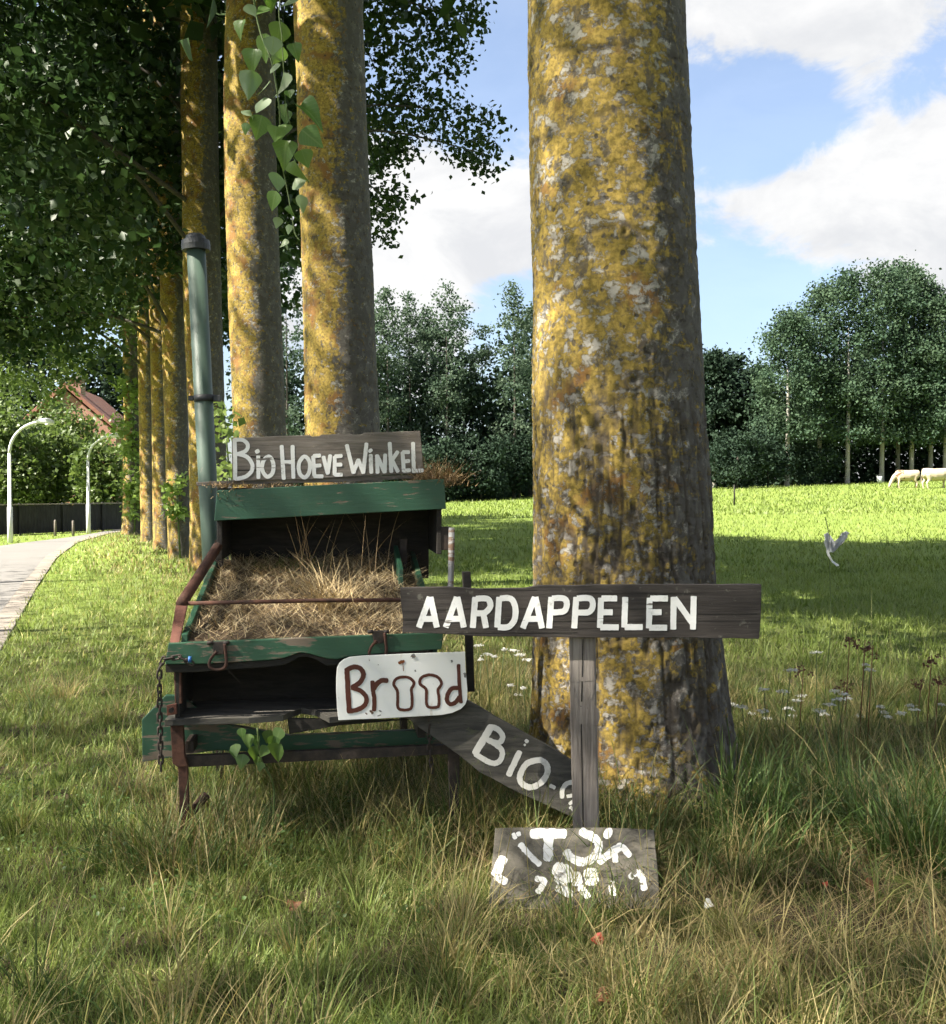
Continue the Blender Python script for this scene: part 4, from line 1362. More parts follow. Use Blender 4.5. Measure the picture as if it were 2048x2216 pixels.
def chain(pts, name='chain', wob=0.0):
    ch = bpy.data.objects.new(name, None)
    COL.objects.link(ch)
    ch.parent = cart
    WORLD_AT[ch.name] = wpos(cart)
    pts = [Vector(p) for p in pts]
    step, acc, k = 0.029, 0.0, 0
    seglen = [(pts[i + 1] - pts[i]).length for i in range(len(pts) - 1)]
    total = sum(seglen)
    while acc < total:
        s, i = acc, 0
        while i < len(seglen) - 1 and s > seglen[i]:
            s -= seglen[i]
            i += 1
        p = pts[i].lerp(pts[i + 1], min(1, s / seglen[i]))
        z = (pts[i + 1] - pts[i]).normalized()
        o = bpy.data.objects.new('link', LINK)
        COL.objects.link(o)
        o.parent = ch
        x = EU if abs(z.dot(EU)) < 0.8 else EW
        x = (x - z * x.dot(z)).normalized()
        y = z.cross(x)
        M = Matrix((x, y, z)).transposed().to_4x4() @ Matrix.Rotation((k % 2) * math.pi / 2 + random.uniform(-0.5, 0.5), 4, 'Z')
        M.translation = p - wpos(cart)
        o.matrix_local = M
        acc += step
        k += 1
    return ch


chain([cv(c, -0.02) for c in ((300, 1232), (250, 1205), (170, 1218), (150, 1262), (152, 1500), (158, 1755))])
chain([cv(c, 0.02) for c in ((1505, 1530), (1500, 1640), (1515, 1790))])
pt = cv((303, 1218), -0.022)
tube('tape', [pt - EU * 0.006, pt + EU * 0.006], 0.013, 'blue_tape', cart, seg=8)

# ------------------------------------------------------------------ blades (grass, straw)
def blades(P, hor, L, W, tilt, bend, col, nseg, rng, twist=1.0, tipcol=None):
    n = len(P)
    P = np.asarray(P, float)
    hor = np.asarray(hor, float)
    sidea = np.arctan2(hor[:, 1], hor[:, 0]) + np.pi / 2 + rng.uniform(-twist, twist, n)
    side = np.stack([np.cos(sidea), np.sin(sidea), np.zeros(n)], -1)
    rows = []
    for k in range(nseg):
        t = k / nseg
        reach = tilt * t + bend * t * t
        zz_ = np.sqrt(np.clip(1 - np.clip(tilt + bend * t, 0, 0.985) ** 2, 0.03, 1)) * t
        c = P + hor * (L * reach)[:, None]
        c[:, 2] += L * zz_
        wd = (W * (1 - 0.75 * t ** 1.3) * 0.5)[:, None]
        rows.append(c - side * wd)
        rows.append(c + side * wd)
    t = 1.0
    c = P + hor * (L * (tilt + bend))[:, None]
    c[:, 2] += L * np.sqrt(np.clip(1 - np.clip(tilt + bend, 0, 0.985) ** 2, 0.03, 1)) * (1 - 0.25 * np.clip(tilt + bend - 0.8, 0, 1))
    rows.append(c)
    m = 2 * nseg + 1
    V_ = np.stack(rows, 1).reshape(-1, 3)
    b = np.arange(n) * m
    Q = [np.stack([b + 2 * k, b + 2 * k + 1, b + 2 * k + 3, b + 2 * k + 2], -1) for k in range(nseg - 1)]
    Q = np.concatenate(Q) if Q else np.zeros((0, 4), int)
    T = np.stack([b + 2 * nseg - 2, b + 2 * nseg - 1, b + 2 * nseg], -1)
    cc = np.repeat(col[:, None, :], m, axis=1).copy()
    if tipcol is not None:
        for k in range(m):
            tt = min(1.0, (k // 2) / nseg)
            cc[:, k, :] = col * (1 - tt * 0.6) + tipcol * (tt * 0.6)
    return V_, Q, T, cc.reshape(-1, 3)


def join_blades(parts):
    V_, Q, T, C = [], [], [], []
    o = 0
    for (v, q, t, c) in parts:
        V_.append(v)
        Q.append(q + o)
        T.append(t + o)
        C.append(c)
        o += len(v)
    return np.concatenate(V_), np.concatenate(Q), np.concatenate(T), np.concatenate(C)


G_FRESH, G_YEL, G_STRAW, G_DARK, G_BROWN = [np.array(c) for c in ((0.115, 0.155, 0.036), (0.225, 0.225, 0.075), (0.44, 0.36, 0.17), (0.048, 0.095, 0.022), (0.17, 0.115, 0.06))]

# dry grass on the tray
rng = np.random.default_rng(51)
uu = np.linspace(0.072, 1.083, 60)
vv = np.linspace(0.05, 1.29, 60)
UU, VV = np.meshgrid(uu, vv)
TW = tray_w(VV) - 0.02 + 0.055 * fbm(UU * 7, VV * 7, UU * 0, 4) + 0.03 * np.exp(-((UU - 0.62) / 0.25) ** 2 - ((VV - 0.5) / 0.3) ** 2)
base = np.stack([CO.x + EU.x * UU + EV.x * VV, CO.y + EU.y * UU + EV.y * VV, TW], -1).reshape(-1, 3)
i0 = (np.arange(59)[:, None] * 60 + np.arange(59)[None, :]).ravel()
bc = np.array([0.075, 0.050, 0.028])[None, :] * (0.6 + 0.9 * fbm(UU * 60, VV * 60, UU * 0, 2)).reshape(-1, 1)
parts = [(base, np.stack([i0, i0 + 1, i0 + 61, i0 + 60], -1), np.zeros((0, 3), int), bc)]
n = 5200
u_, v_ = rng.uniform(0.08, 1.07, n), rng.uniform(0.06, 1.27, n)
zt = tray_w(v_) - 0.02 + 0.055 * fbm(u_ * 7, v_ * 7, u_ * 0, 4) + 0.03 * np.exp(-((u_ - 0.62) / 0.25) ** 2 - ((v_ - 0.5) / 0.3) ** 2)
P = np.stack([CO.x + EU.x * u_ + EV.x * v_, CO.y + EU.y * u_ + EV.y * v_, zt], -1)
an = rng.uniform(0, 2 * np.pi, n)
hor = np.stack([np.cos(an), np.sin(an), np.zeros(n)], -1)
k_ = rng.uniform(0, 1, (n, 1))
k_ = k_ ** 1.3
cl = np.array([0.76, 0.63, 0.38]) * k_ + np.array([0.26, 0.18, 0.09]) * (1 - k_)
gm = (np.exp(-((u_ - 0.45) / 0.16) ** 2 - ((v_ - 1.12) / 0.09) ** 2) > rng.uniform(0.1, 1, n))[:, None]
cl = np.where(gm, np.array([0.12, 0.18, 0.03]), cl)
parts.append(blades(P, hor, rng.uniform(0.05, 0.17, n), rng.uniform(0.0018, 0.0045, n), rng.uniform(0.86, 0.985, n), rng.uniform(-0.06, 0.03, n), cl, 3, rng))
# the tuft in the middle: stalks fountain out of one root
n = 200
u0, v0 = 0.66 + rng.normal(0, 0.05, n), 0.42 + rng.normal(0, 0.06, n)
P = np.stack([CO.x + EU.x * u0 + EV.x * v0, CO.y + EU.y * u0 + EV.y * v0, tray_w(v0) + 0.01], -1)
an = rng.uniform(0, 2 * np.pi, n)
hor = np.stack([np.cos(an), np.sin(an), np.zeros(n)], -1)
k_ = rng.uniform(0.3, 1, (n, 1))
parts.append(blades(P, hor, rng.uniform(0.16, 0.42, n), rng.uniform(0.0025, 0.005, n), rng.uniform(0.45, 0.85, n), rng.uniform(0.05, 0.4, n), np.array([0.64, 0.50, 0.27]) * k_ + np.array([0.25, 0.17, 0.08]) * (1 - k_), 5, rng))
n = 26
u0, v0 = rng.uniform(0.4, 0.95, n), rng.uniform(0.55, 1.15, n)
P = np.stack([CO.x + EU.x * u0 + EV.x * v0, CO.y + EU.y * u0 + EV.y * v0, tray_w(v0)], -1)
an = rng.uniform(0, 2 * np.pi, n)
hor = np.stack([np.cos(an), np.sin(an), np.zeros(n)], -1)
parts.append(blades(P, hor, rng.uniform(0.25, 0.48, n), rng.uniform(0.0022, 0.004, n), rng.uniform(0.05, 0.4, n), rng.uniform(0.05, 0.45, n), np.tile(np.array([0.30, 0.21, 0.11]), (n, 1)), 6, rng))
V_, Q, T, C = join_blades(parts)
tag(np_mesh('dry_grass', V_, Q, T, 'hay_straw', col=C), 'dry straw-coloured grass heaped on the sloping tray of the cart', 'dry grass', kind='stuff')

# debris on the hopper lid
n = 1500
u0 = np.concatenate([rng.uniform(hu0 + 0.0, hu1 - 0.03, 700), rng.normal(hu1 - 0.03, 0.06, 600), rng.normal(hu0 + 0.05, 0.05, 200)])
v0 = np.concatenate([rng.uniform(HV + 0.03, 1.2, 700), rng.normal(HV + 0.14, 0.06, 600), rng.normal(HV + 0.02, 0.02, 200)])
lift = np.where(np.abs(u0 - (hu1 - 0.03)) < 0.15, rng.uniform(0, 0.055, n), rng.uniform(0, 0.015, n))
P = np.stack([CO.x + EU.x * u0 + EV.x * v0, CO.y + EU.y * u0 + EV.y * v0, ht + 0.012 + lift], -1)
P[1300:, 2] -= rng.uniform(0, 0.07, 200) * (v0[1300:] < HV)
an = rng.uniform(0, 2 * np.pi, n)
hor = np.stack([np.cos(an), np.sin(an), np.zeros(n)], -1)
Ln = np.where(np.abs(u0 - (hu1 - 0.03)) < 0.15, rng.uniform(0.06, 0.20, n), rng.uniform(0.015, 0.05, n))
k_ = rng.uniform(0, 1, (n, 1))
V_, Q, T, C = blades(P, hor, Ln, rng.uniform(0.002, 0.005, n), rng.uniform(0.7, 0.98, n), rng.uniform(-0.2, 0.3, n), np.array([0.36, 0.26, 0.13]) * k_ + np.array([0.17, 0.10, 0.05]) * (1 - k_), 3, rng)
tag(np_mesh('plant_debris', V_, Q, T, 'hay_straw', col=C), 'brown plant litter and straw lying on top of the hopper', 'plant litter', kind='stuff')

# pipe behind the cart
pd = 5.55
ptop, pbot = dat(383, 486, pd), dat(413, 1085, pd)
ax_ = (ptop - pbot).normalized()
pfoot = pbot - ax_ * ((pbot.z + 0.1) / ax_.z)
pp = thing('green_pipe', (pfoot.x, pd, 0), 'tall green capped pipe leaning upright behind the cart', 'pipe')
tube('shaft', [pfoot, pbot, ptop], 0.051, 'pipe_paint', pp, seg=28)
tube('cap', [ptop - ax_ * 0.01, ptop + ax_ * 0.02, ptop + ax_ * 0.045, ptop + ax_ * 0.047, ptop + ax_ * 0.07, ptop + ax_ * 0.082], [0.077, 0.079, 0.076, 0.058, 0.052, 0.036], 'cap_dark', pp, seg=28, smooth=False)
cm = dat(399, 778, pd)
tube('clamp', [cm - ax_ * 0.018, cm + ax_ * 0.018], 0.058, 'cap_dark', pp, seg=28)
prism('clamp_bolt', [cm + Vector((0.055, -0.02, -0.018)), cm + Vector((0.095, -0.02, -0.018)), cm + Vector((0.095, -0.02, 0.018)), cm + Vector((0.055, -0.02, 0.018))], Vector((0, 0.03, 0)), 'cap_dark', pp, 0.003)
prism('clamp_bolt', [cm + Vector((-0.085, -0.02, -0.012)), cm + Vector((-0.055, -0.02, -0.012)), cm + Vector((-0.055, -0.02, 0.014)), cm + Vector((-0.085, -0.02, 0.014))], Vector((0, 0.03, 0)), 'cap_dark', pp, 0.003)

# ------------------------------------------------------------------ painted lettering
def letter(parent, name, strokes, conv, scale, p0, nrm, mat, lift0=0.0015, seed=0, jag=0.05):
    """strokes: (points, width) as read in one enlargement; conv -> photograph pixels; painted as thin raised ribbons"""
    rr_ = random.Random(seed)
    V_, F_ = [], []
    for si, st in enumerate(strokes):
        pts, wd = st[0], st[1]
        closed = len(st) > 2 and st[2]
        pv = [Vector((p[0], p[1], 0)) for p in pts]
        if len(pv) == 1:
            pv = [pv[0], pv[0] + Vector((wd * 0.1, 0, 0))]
        if len(pv) > 2:
            pv = catmull(pv, 6, closed)
        else:
            k = max(3, int((pv[1] - pv[0]).length / (wd * 0.35)))
            pv = [pv[0].lerp(pv[1], i / k) for i in range(k + 1)]
        n_ = len(pv)
        L_, R_ = [], []
        for i, p in enumerate(pv):
            if closed:
                t_ = pv[(i + 1) % (n_ - 1)] - pv[(i - 1) % (n_ - 1)] if i not in (0, n_ - 1) else pv[1] - pv[n_ - 2]
            else:
                t_ = pv[min(i + 1, n_ - 1)] - pv[max(i - 1, 0)]
            t_.normalize()
            nv = Vector((-t_.y, t_.x, 0))
            h1, h2 = wd * 0.5 * (1 + rr_.uniform(-jag, jag)), wd * 0.5 * (1 + rr_.uniform(-jag, jag))
            L_.append(p + nv * h1)
            R_.append(p - nv * h2)
        if closed:
            L_[-1], R_[-1] = L_[0], R_[0]
        lift = lift0 + si * 0.0004
        b = len(V_)
        poly = [(l, r) for l, r in zip(L_, R_)]
        for (l, r) in poly:
            V_.append((l, lift))
            V_.append((r, lift))
        for i in range(n_ - 1):
            F_.append([b + 2 * i, b + 2 * i + 1, b + 2 * i + 3, b + 2 * i + 2])
        if not closed:
            for (i, sgn) in ((0, -1), (n_ - 1, 1)):
                p = pv[i]
                t_ = (pv[1] - pv[0]) if i == 0 else (pv[-1] - pv[-2])
                t_.normalize()
                nv = Vector((-t_.y, t_.x, 0))
                b2 = len(V_)
                arc = []
                for k in range(6):
                    a_ = math.pi * k / 5
                    q = p + nv * math.cos(a_) * wd * 0.5 + t_ * sgn * math.sin(a_) * wd * (0.28 if scale != 'flat' else 0.06)
                    if k == 0:
                        q = L_[i]
                    if k == 5:
                        q = R_[i]
                    V_.append((q, lift))
                F_.append([b2 + k for k in range(6)])
    W3 = []
    for (q, lift) in V_:
        W3.append(hit(*conv((q.x, q.y)), p0, nrm) - nrm * lift)
    base_ = wpos(parent)
    me = bpy.data.meshes.new(name)
    me.from_pydata([tuple(v - base_) for v in W3], [], F_)
    o = link_mesh(name, me, mat, parent)
    return o


NY = Vector((0, 1, 0))


def z1(c): return (490 + c[0] / 4.2, 920 + c[1] / 4.2)
def z2(c): return (720 + c[0] / 6.16, 1400 + c[1] / 6.16)
def z3(c): return (860 + c[0] / 2.31, 1250 + c[1] / 2.31)
def c3(c): return (840 + c[0] / 2.149, 1230 + c[1] / 2.149)
def z4b(c): return (960 + c[0] / 6.16, 1530 + c[1] / 6.16)
def z5(c): return (1040 + c[0] / 4.62, 1770 + c[1] / 4.62)


# shop sign on top of the hopper
S1P = CO + EV * 0.955
s1 = thing('shop_sign', tuple(cv((990, 300), 0.965)), 'grey weathered board lettered Bio Hoeve Winkel standing on top of the hopper', 'sign')
bpts = [hit(*c1(c), S1P, EV) for c in ((512, 112), (760, 100), (900, 96), (915, 103), (950, 101), (960, 94), (1100, 88), (1120, 95), (1160, 92), (1175, 84), (1455, 75), (1464, 180), (1471, 288), (1300, 294), (1100, 303), (900, 318), (700, 320), (515, 327))]
prism('board', bpts, EV * 0.02, 'wood_grey', s1, 0.002)
for seg_ in (((222, 280), (640, 320)), ((60, 405), (280, 405))):
    a, b = [hit(*z1(c), S1P, EV) for c in seg_]
    prism('crack', [a - EV * 0.0008, b - EV * 0.0008, b - EV * 0.0008 - EW * 0.004, a - EV * 0.0008 - EW * 0.007], -EV * 0.0004, 'wood_black', s1, 0)
LT1 = [
    [((75, 130), (80, 300), (80, 490)), ((75, 135), (150, 135), (195, 180), (175, 235), (95, 265)), ((110, 262), (190, 290), (235, 355), (228, 420), (170, 470), (85, 488))],
    [((290, 280), (292, 480)), ((278, 232), (286, 245))],
    [((385, 285), (335, 330), (328, 410), (372, 468), (422, 430), (425, 340), 'c')],
    [((503, 190), (522, 488)), ((602, 190), (610, 478)), ((512, 335), (608, 335))],
    [((708, 285), (660, 350), (668, 440), (715, 475), (755, 420), (755, 330), 'c')],
    [((790, 285), (800, 458)), ((795, 280), (852, 277)), ((805, 370), (855, 366)), ((800, 465), (875, 465))],
    [((882, 288), (922, 440)), ((945, 275), (922, 438))],
    [((985, 288), (985, 450)), ((990, 284), (1048, 279)), ((992, 360), (1045, 358)), ((988, 450), (1050, 450))],
    [((1095, 182), (1155, 432)), ((1155, 432), (1200, 315)), ((1200, 315), (1245, 432)), ((1245, 432), (1274, 168))],
    [((1312, 272), (1318, 432)), ((1306, 228), (1312, 236))],
    [((1370, 275), (1375, 432)), ((1372, 278), (1438, 428)), ((1440, 428), (1444, 268))],
    [((1485, 162), (1500, 425)), ((1558, 242), (1505, 320)), ((1508, 320), (1560, 422))],
    [((1602, 248), (1613, 418)), ((1606, 246), (1660, 245)), ((1612, 330), (1662, 325)), ((1612, 414), (1668, 410))],
    [((1697, 162), (1705, 425)), ((1705, 415), (1786, 412))],
]
for i, lt in enumerate(LT1):
    st = []
    for k, s in enumerate(lt):
        cl_ = s[-1] == 'c'
        wd = 36 if i not in (1, 9) or k == 0 else 44
        st.append((s[:-1] if cl_ else s, wd, cl_))
    letter(s1, 'letter', st, z1, 1, S1P, EV, 'letter_white', seed=i)

# enamel bread sign hung on the front
S2P = CO - EV * 0.045
s2 = thing('bread_sign', tuple(hit(*z2((900, 950)), S2P, EV)), 'white enamel plate lettered Brood in brown with loaf-shaped letters', 'sign')
pl = [(78, 980), (60, 820), (48, 600), (48, 420), (60, 280), (90, 215), (150, 165), (230, 135), (400, 118), (900, 95), (1400, 78), (1768, 66), (1775, 300), (1798, 560), (1795, 700), (1770, 770), (1710, 830), (1600, 880), (1450, 910), (1000, 935), (600, 958), (300, 968)]
prism('plate', [hit(*z2(c), S2P, EV) for c in pl], EV * 0.006, 'enamel', s2, 0.0015)
LT2 = [
    [(((190, 295), (200, 480), (210, 660), (222, 845)), 68), (((200, 300), (280, 268), (365, 285), (412, 365), (370, 465), (262, 540)), 66), (((262, 545), (380, 588), (452, 685), (420, 785), (320, 838), (205, 858)), 62)],
    [(((530, 462), (540, 580), (556, 700), (552, 845)), 58), (((548, 560), (590, 495), (650, 450), (728, 448)), 66)],
    [(((862, 585), (815, 500), (845, 430), (925, 402), (1020, 412), (1082, 470), (1072, 525), (1050, 565), (1060, 680), (1055, 795), (1015, 835), (905, 835), (868, 790), (868, 680)), 40, True)],
    [(((1245, 562), (1165, 490), (1185, 410), (1290, 372), (1400, 402), (1452, 480), (1425, 540), (1405, 575), (1418, 680), (1415, 780), (1380, 805), (1290, 805), (1255, 765), (1250, 660)), 40, True)],
    [(((1680, 240), (1690, 500), (1712, 740)), 50), (((1665, 545), (1590, 555), (1538, 625), (1525, 710), (1570, 762), (1640, 738), (1690, 670)), 58)],
]
for i, lt in enumerate(LT2):
    letter(s2, 'letter', lt, z2, 1, S2P, EV, 'letter_brown', seed=40 + i, jag=0.07)
letter(s2, 'rust_spot', [(((885, 212), (950, 190)), 42), (((935, 200), (945, 320)), 10)], z2, 1, S2P, EV, 'rust_stain', seed=50, jag=0.3)
letter(s2, 'chip', [(((1585, 180), (1592, 200)), 26), (((1760, 350), (1775, 400)), 30), (((500, 850), (535, 885)), 32), (((620, 850), (650, 860)), 18), (((1070, 110), (1085, 130)), 60), (((1100, 310), (1105, 325)), 22), (((440, 880), (460, 895)), 14), (((600, 920), (640, 905)), 14)], z2, 1, S2P, EV, 'grey_metal', seed=51, jag=0.4)

# potato sign on its post
AD = 3.93
S3P = Vector((0, AD, 0))
s3 = thing('potato_sign', (at(1262, 1850, 4.0).x, 4.0, 0), 'dark plank on a wooden post lettered AARDAPPELEN in white capitals', 'sign')
brd = [hit(*c3(c), S3P, NY) for c in ((56, 92), (140, 88), (280, 86), (420, 96), (640, 92), (700, 80), (1100, 76), (1738, 75), (1736, 200), (1727, 328), (1300, 322), (860, 322), (640, 318), (400, 315), (200, 303), (66, 300), (70, 240), (60, 160))]
prism('board', rough_edge(brd, 0.05, 0.0016, 3), Vector((0, 0.03, 0)), 'wood_dark_sign', s3, 0.002)
for seg_ in (((20, 205), (700, 216)), ((700, 216), (1810, 214)), ((430, 55), (700, 60)), ((600, 150), (760, 158)), ((1130, 158), (1240, 154)), ((300, 275), (900, 272)), ((150, 160), (420, 152)), ((900, 75), (1500, 78)), ((1500, 180), (1800, 178))):
    a, b = [hit(*z3(c), S3P, NY) for c in seg_]
    q = Vector((0, -0.0007, 0))
    prism('crack', [a + q, b + q, b + q - EW * 0.0028, a + q - EW * 0.0034], Vector((0, -0.0004, 0)), 'wood_black', s3, 0)
pst = [at(*c3(c), 3.965) for c in ((842, 318), (962, 318), (968, 700), (980, 1215), (984, 1400), (868, 1400), (860, 1215), (848, 700))]
prism('post', pst, Vector((0.012, 0.075, 0)), 'wood_post', s3, 0.004)
for seg_ in (((905, 330), (898, 620)), ((895, 640), (905, 1200))):
    a, b = [at(*c3(c), 3.9645) for c in seg_]
    prism('crack', [a, a + Vector((0.004, 0, 0)), b + Vector((0.005, 0, 0)), b], Vector((0, -0.0006, 0)), 'wood_black', s3, 0)
letter(s3, 'post_patch', [(((852, 520), (905, 515), (958, 512)), 20), (((855, 560), (880, 640)), 22), (((945, 540), (940, 600)), 26), (((870, 690), (960, 690)), 90)], c3, 1, Vector((0, 3.965, 0)), NY, 'wood_post', seed=9, jag=0.3)  # thin raised patches in the post's own wood colour
LT3 = [
    [((108, 248), (163, 98)), ((166, 98), (198, 248)), ((128, 206), (192, 206))],
    [((243, 248), (298, 98)), ((301, 98), (333, 248)), ((264, 206), (324, 206))],
    [((390, 98), (378, 250)), ((394, 106), (450, 106), (466, 140), (440, 174), (390, 178)), ((430, 178), (444, 250))],
    [((510, 98), (500, 248)), ((514, 104), (568, 106), (590, 150), (586, 210), (555, 246), (504, 248))],
    [((628, 252), (688, 98)), ((691, 98), (724, 252)), ((648, 206), (716, 206))],
    [((770, 98), (760, 252)), ((774, 104), (832, 104), (848, 132), (832, 168), (770, 174))],
    [((895, 98), (885, 252)), ((899, 104), (962, 104), (978, 136), (958, 172), (893, 174))],
    [((1019, 102), (1013, 250)), ((1022, 104), (1098, 104)), ((1020, 173), (1076, 173)), ((1016, 248), (1106, 248))],
    [((1140, 98), (1135, 248)), ((1138, 247), (1226, 247))],
    [((1262, 102), (1258, 252)), ((1266, 104), (1352, 104)), ((1262, 173), (1320, 173)), ((1260, 250), (1348, 250))],
    [((1382, 98), (1380, 258)), ((1386, 102), (1474, 225)), ((1482, 94), (1478, 258))],
]
for i, lt in enumerate(LT3):
    letter(s3, 'letter', [(s, 30) for s in lt], z3, 'flat', S3P, NY, 'letter_white', seed=70 + i, jag=0.045)

# slanting plank
BD = 4.16
S4P = Vector((0, BD, 0))
S4N = Vector((0.02, 1, -0.10)).normalized()
s4 = thing('slanting_plank', tuple(hit(*c3((880, 1150)), S4P, S4N)), 'dark plank lettered BIO slanting down from the cart behind the post', 'sign')
pk_ = [hit(*c3(c), S4P, S4N) for c in ((82, 690), (210, 520), (375, 618), (560, 725), (720, 812), (870, 905), (960, 965), (985, 1240), (905, 1180), (620, 1050), (430, 952), (330, 870), (150, 745))]
prism('board', rough_edge(pk_, 0.06, 0.002, 8), Vector((0, 0.03, 0)), 'wood_plank', s4, 0.003)
LT4 = [
    [(((635, 262), (530, 440), (425, 618)), 95), (((640, 262), (735, 305), (790, 400), (735, 478), (590, 440)), 72), (((600, 445), (700, 500), (782, 585), (765, 700), (680, 752), (560, 712), (430, 630)), 72)],
    [(((1015, 602), (870, 905)), 78)],
    [(((1230, 712), (1105, 760), (1032, 880), (1022, 980), (1085, 1048), (1190, 1068), (1310, 1000), (1383, 880), (1378, 775), (1310, 715)), 78, True)],
    [(((1425, 1048), (1482, 1075)), 52)],
    [(((1760, 1005), (1650, 1018), (1588, 1100), (1580, 1205)), 62), (((1740, 1175), (1650, 1192)), 48), (((1740, 1250), (1680, 1290)), 45), (((1690, 1335), (1740, 1372)), 48)],
]
for i, lt in enumerate(LT4):
    letter(s4, 'letter', lt, z4b, 1, S4P, S4N, 'letter_old', seed=90 + i, jag=0.10)
letter(s4, 'paint_chip', [(((1100, 445), (1120, 465)), 50), (((1080, 500), (1090, 510)), 30)], z4b, 1, S4P, S4N, 'letter_old', seed=99, jag=0.2)

# low board leaning in the grass
LT_, LB_ = at(*c3((860, 1205)), 3.88), at(*c3((860, 1640)), 3.50)
S5P = LT_
S5N = Vector((1, 0, 0)).cross((LT_ - LB_).normalized())
if S5N.y < 0:
    S5N = -S5N
s5 = thing('low_sign', (LB_.x, LB_.y, 0), 'small weathered board with thick worn white letters leaning in the grass at the post foot', 'sign')
lo = [hit(*c3(c), S5P, S5N) for c in ((498, 1207), (700, 1203), (860, 1208), (1000, 1204), (1238, 1216), (1255, 1400), (1275, 1720), (455, 1700), (482, 1400))]
prism('board', rough_edge(lo, 0.05, 0.002, 5), S5N * 0.02, 'wood_low', s5, 0.003)
LT5 = [
    [(((520, 162), (840, 162)), 86), (((680, 180), (678, 415)), 84)],
    [(((1010, 142), (1110, 188), (1180, 255), (1168, 350), (1090, 428), (990, 440), (900, 398), (858, 345)), 74)],
    [(((1265, 155), (1285, 165)), 98)],
    [(((330, 165), (350, 205)), 38), (((380, 155), (385, 175)), 44)],
    [(((400, 270), (470, 350), (590, 470)), 52)],
    [(((230, 412), (150, 565)), 84), (((160, 590), (250, 640)), 72)],
    [(((1190, 440), (1320, 340), (1405, 285)), 72), (((1415, 290), (1490, 380)), 56), (((1340, 350), (1352, 440)), 50)],
    [(((760, 515), (850, 560), (800, 640)), 130), (((1100, 545), (1112, 640)), 130), (((955, 570), (965, 660)), 92)],
    [(((1500, 595), (1570, 548), (1622, 620), (1640, 715)), 58)],
    [(((1310, 650), (1332, 765)), 62)],
    [(((560, 610), (640, 640), (575, 745)), 52)],
    [(((780, 700), (900, 770)), 84), (((1000, 700), (1075, 790)), 66)],
]
for i, lt in enumerate(LT5):
    letter(s5, 'letter', [(q[0], q[1] * 1.14) for q in lt], z5, 1, S5P, S5N, 'letter_low', seed=120 + i, jag=0.16)

# ------------------------------------------------------------------ weeds
def weed(name, c_list, v, label, foot):
    t = thing(name, (foot.x, foot.y, 0), label, 'weed')
    for i, (cx_, cy_, s) in enumerate(c_list):
        p = cv((cx_, cy_), v + rl.uniform(-0.05, 0.05))
        down = Vector((rl.uniform(-0.6, 0.6), rl.uniform(-0.7, 0.0), -1))
        face = Vector((rl.uniform(-0.5, 0.5), -0.8, 0.7))
        put_leaf(t, p, s * 0.82 / 2.31 / FPX * 4.1, down, face, rl.uniform(-0.3, 0.3), i)
    top = cv((640, 1560), v)
    tube('stem', catmull([Vector((foot.x, foot.y, -0.05)), Vector((foot.x + 0.02, foot.y, 0.25)), cv((660, 1720), v), top], 5), 0.004, 'stem_green', t, seg=6)
    return t


wf = cv((700, 1900), 0.03)
weed('creeping_weed', [(560, 1560, 70), (600, 1590, 90), (530, 1640, 80), (650, 1600, 80), (700, 1570, 90), (760, 1560, 100), (620, 1650, 90), (690, 1650, 80), (760, 1640, 130), (580, 1700, 75), (640, 1700, 80), (520, 1660, 60), (660, 1730, 60), (730, 1600, 90), (570, 1690, 95)], 0.0,
     'broad-leaved creeper hanging under the shelf of the cart', wf)

# yarrow with flat white heads
rk = np.random.default_rng(500)
yar = [(1432, 1377), (1450, 1383), (1492, 1348), (1530, 1352), (1565, 1360), (1490, 1390), (1470, 1395), (1540, 1385), (1548, 1400), (1558, 1370), (1620, 1378), (1635, 1352), (1650, 1358), (1655, 1365), (1638, 1368), (1600, 1390), (1610, 1396), (1680, 1400), (1720, 1382), (1725, 1393), (1735, 1402), (1780, 1380), (1788, 1388), (1700, 1310), (1690, 1300), (1595, 1275), (1545, 1310), (1760, 1395), (1840, 1378), (1500, 1405),
       (935, 1262), (950, 1280), (965, 1284), (985, 1270), (1015, 1280), (1030, 1290), (998, 1340), (1022, 1345), (1012, 1358), (940, 1290), (1005, 1272)]
YCL = ['white yarrow clump crowding the foot of the thick trunk', 'white yarrow clump one step from the thick trunk', 'white yarrow clump straight below the plastic shred', 'white yarrow clump below the reddish dock heads',
       'white yarrow clump nearest the picture edge', 'pair of yarrow heads level with the dock seed heads', 'lone yarrow heads standing highest, nearest the pasture', 'white yarrow beside the dark side post of the cart', 'white yarrow in front of the thick trunk, above the slanting plank']


def yclump(i, x, y):
    if i >= 30:
        return 7 if x < 990 else 8
    if y < 1300 or (x == 1545):
        return 6
    if y < 1320:
        return 5
    return 0 if x < 1475 else 1 if x < 1570 else 2 if x < 1660 else 3 if x < 1740 else 4


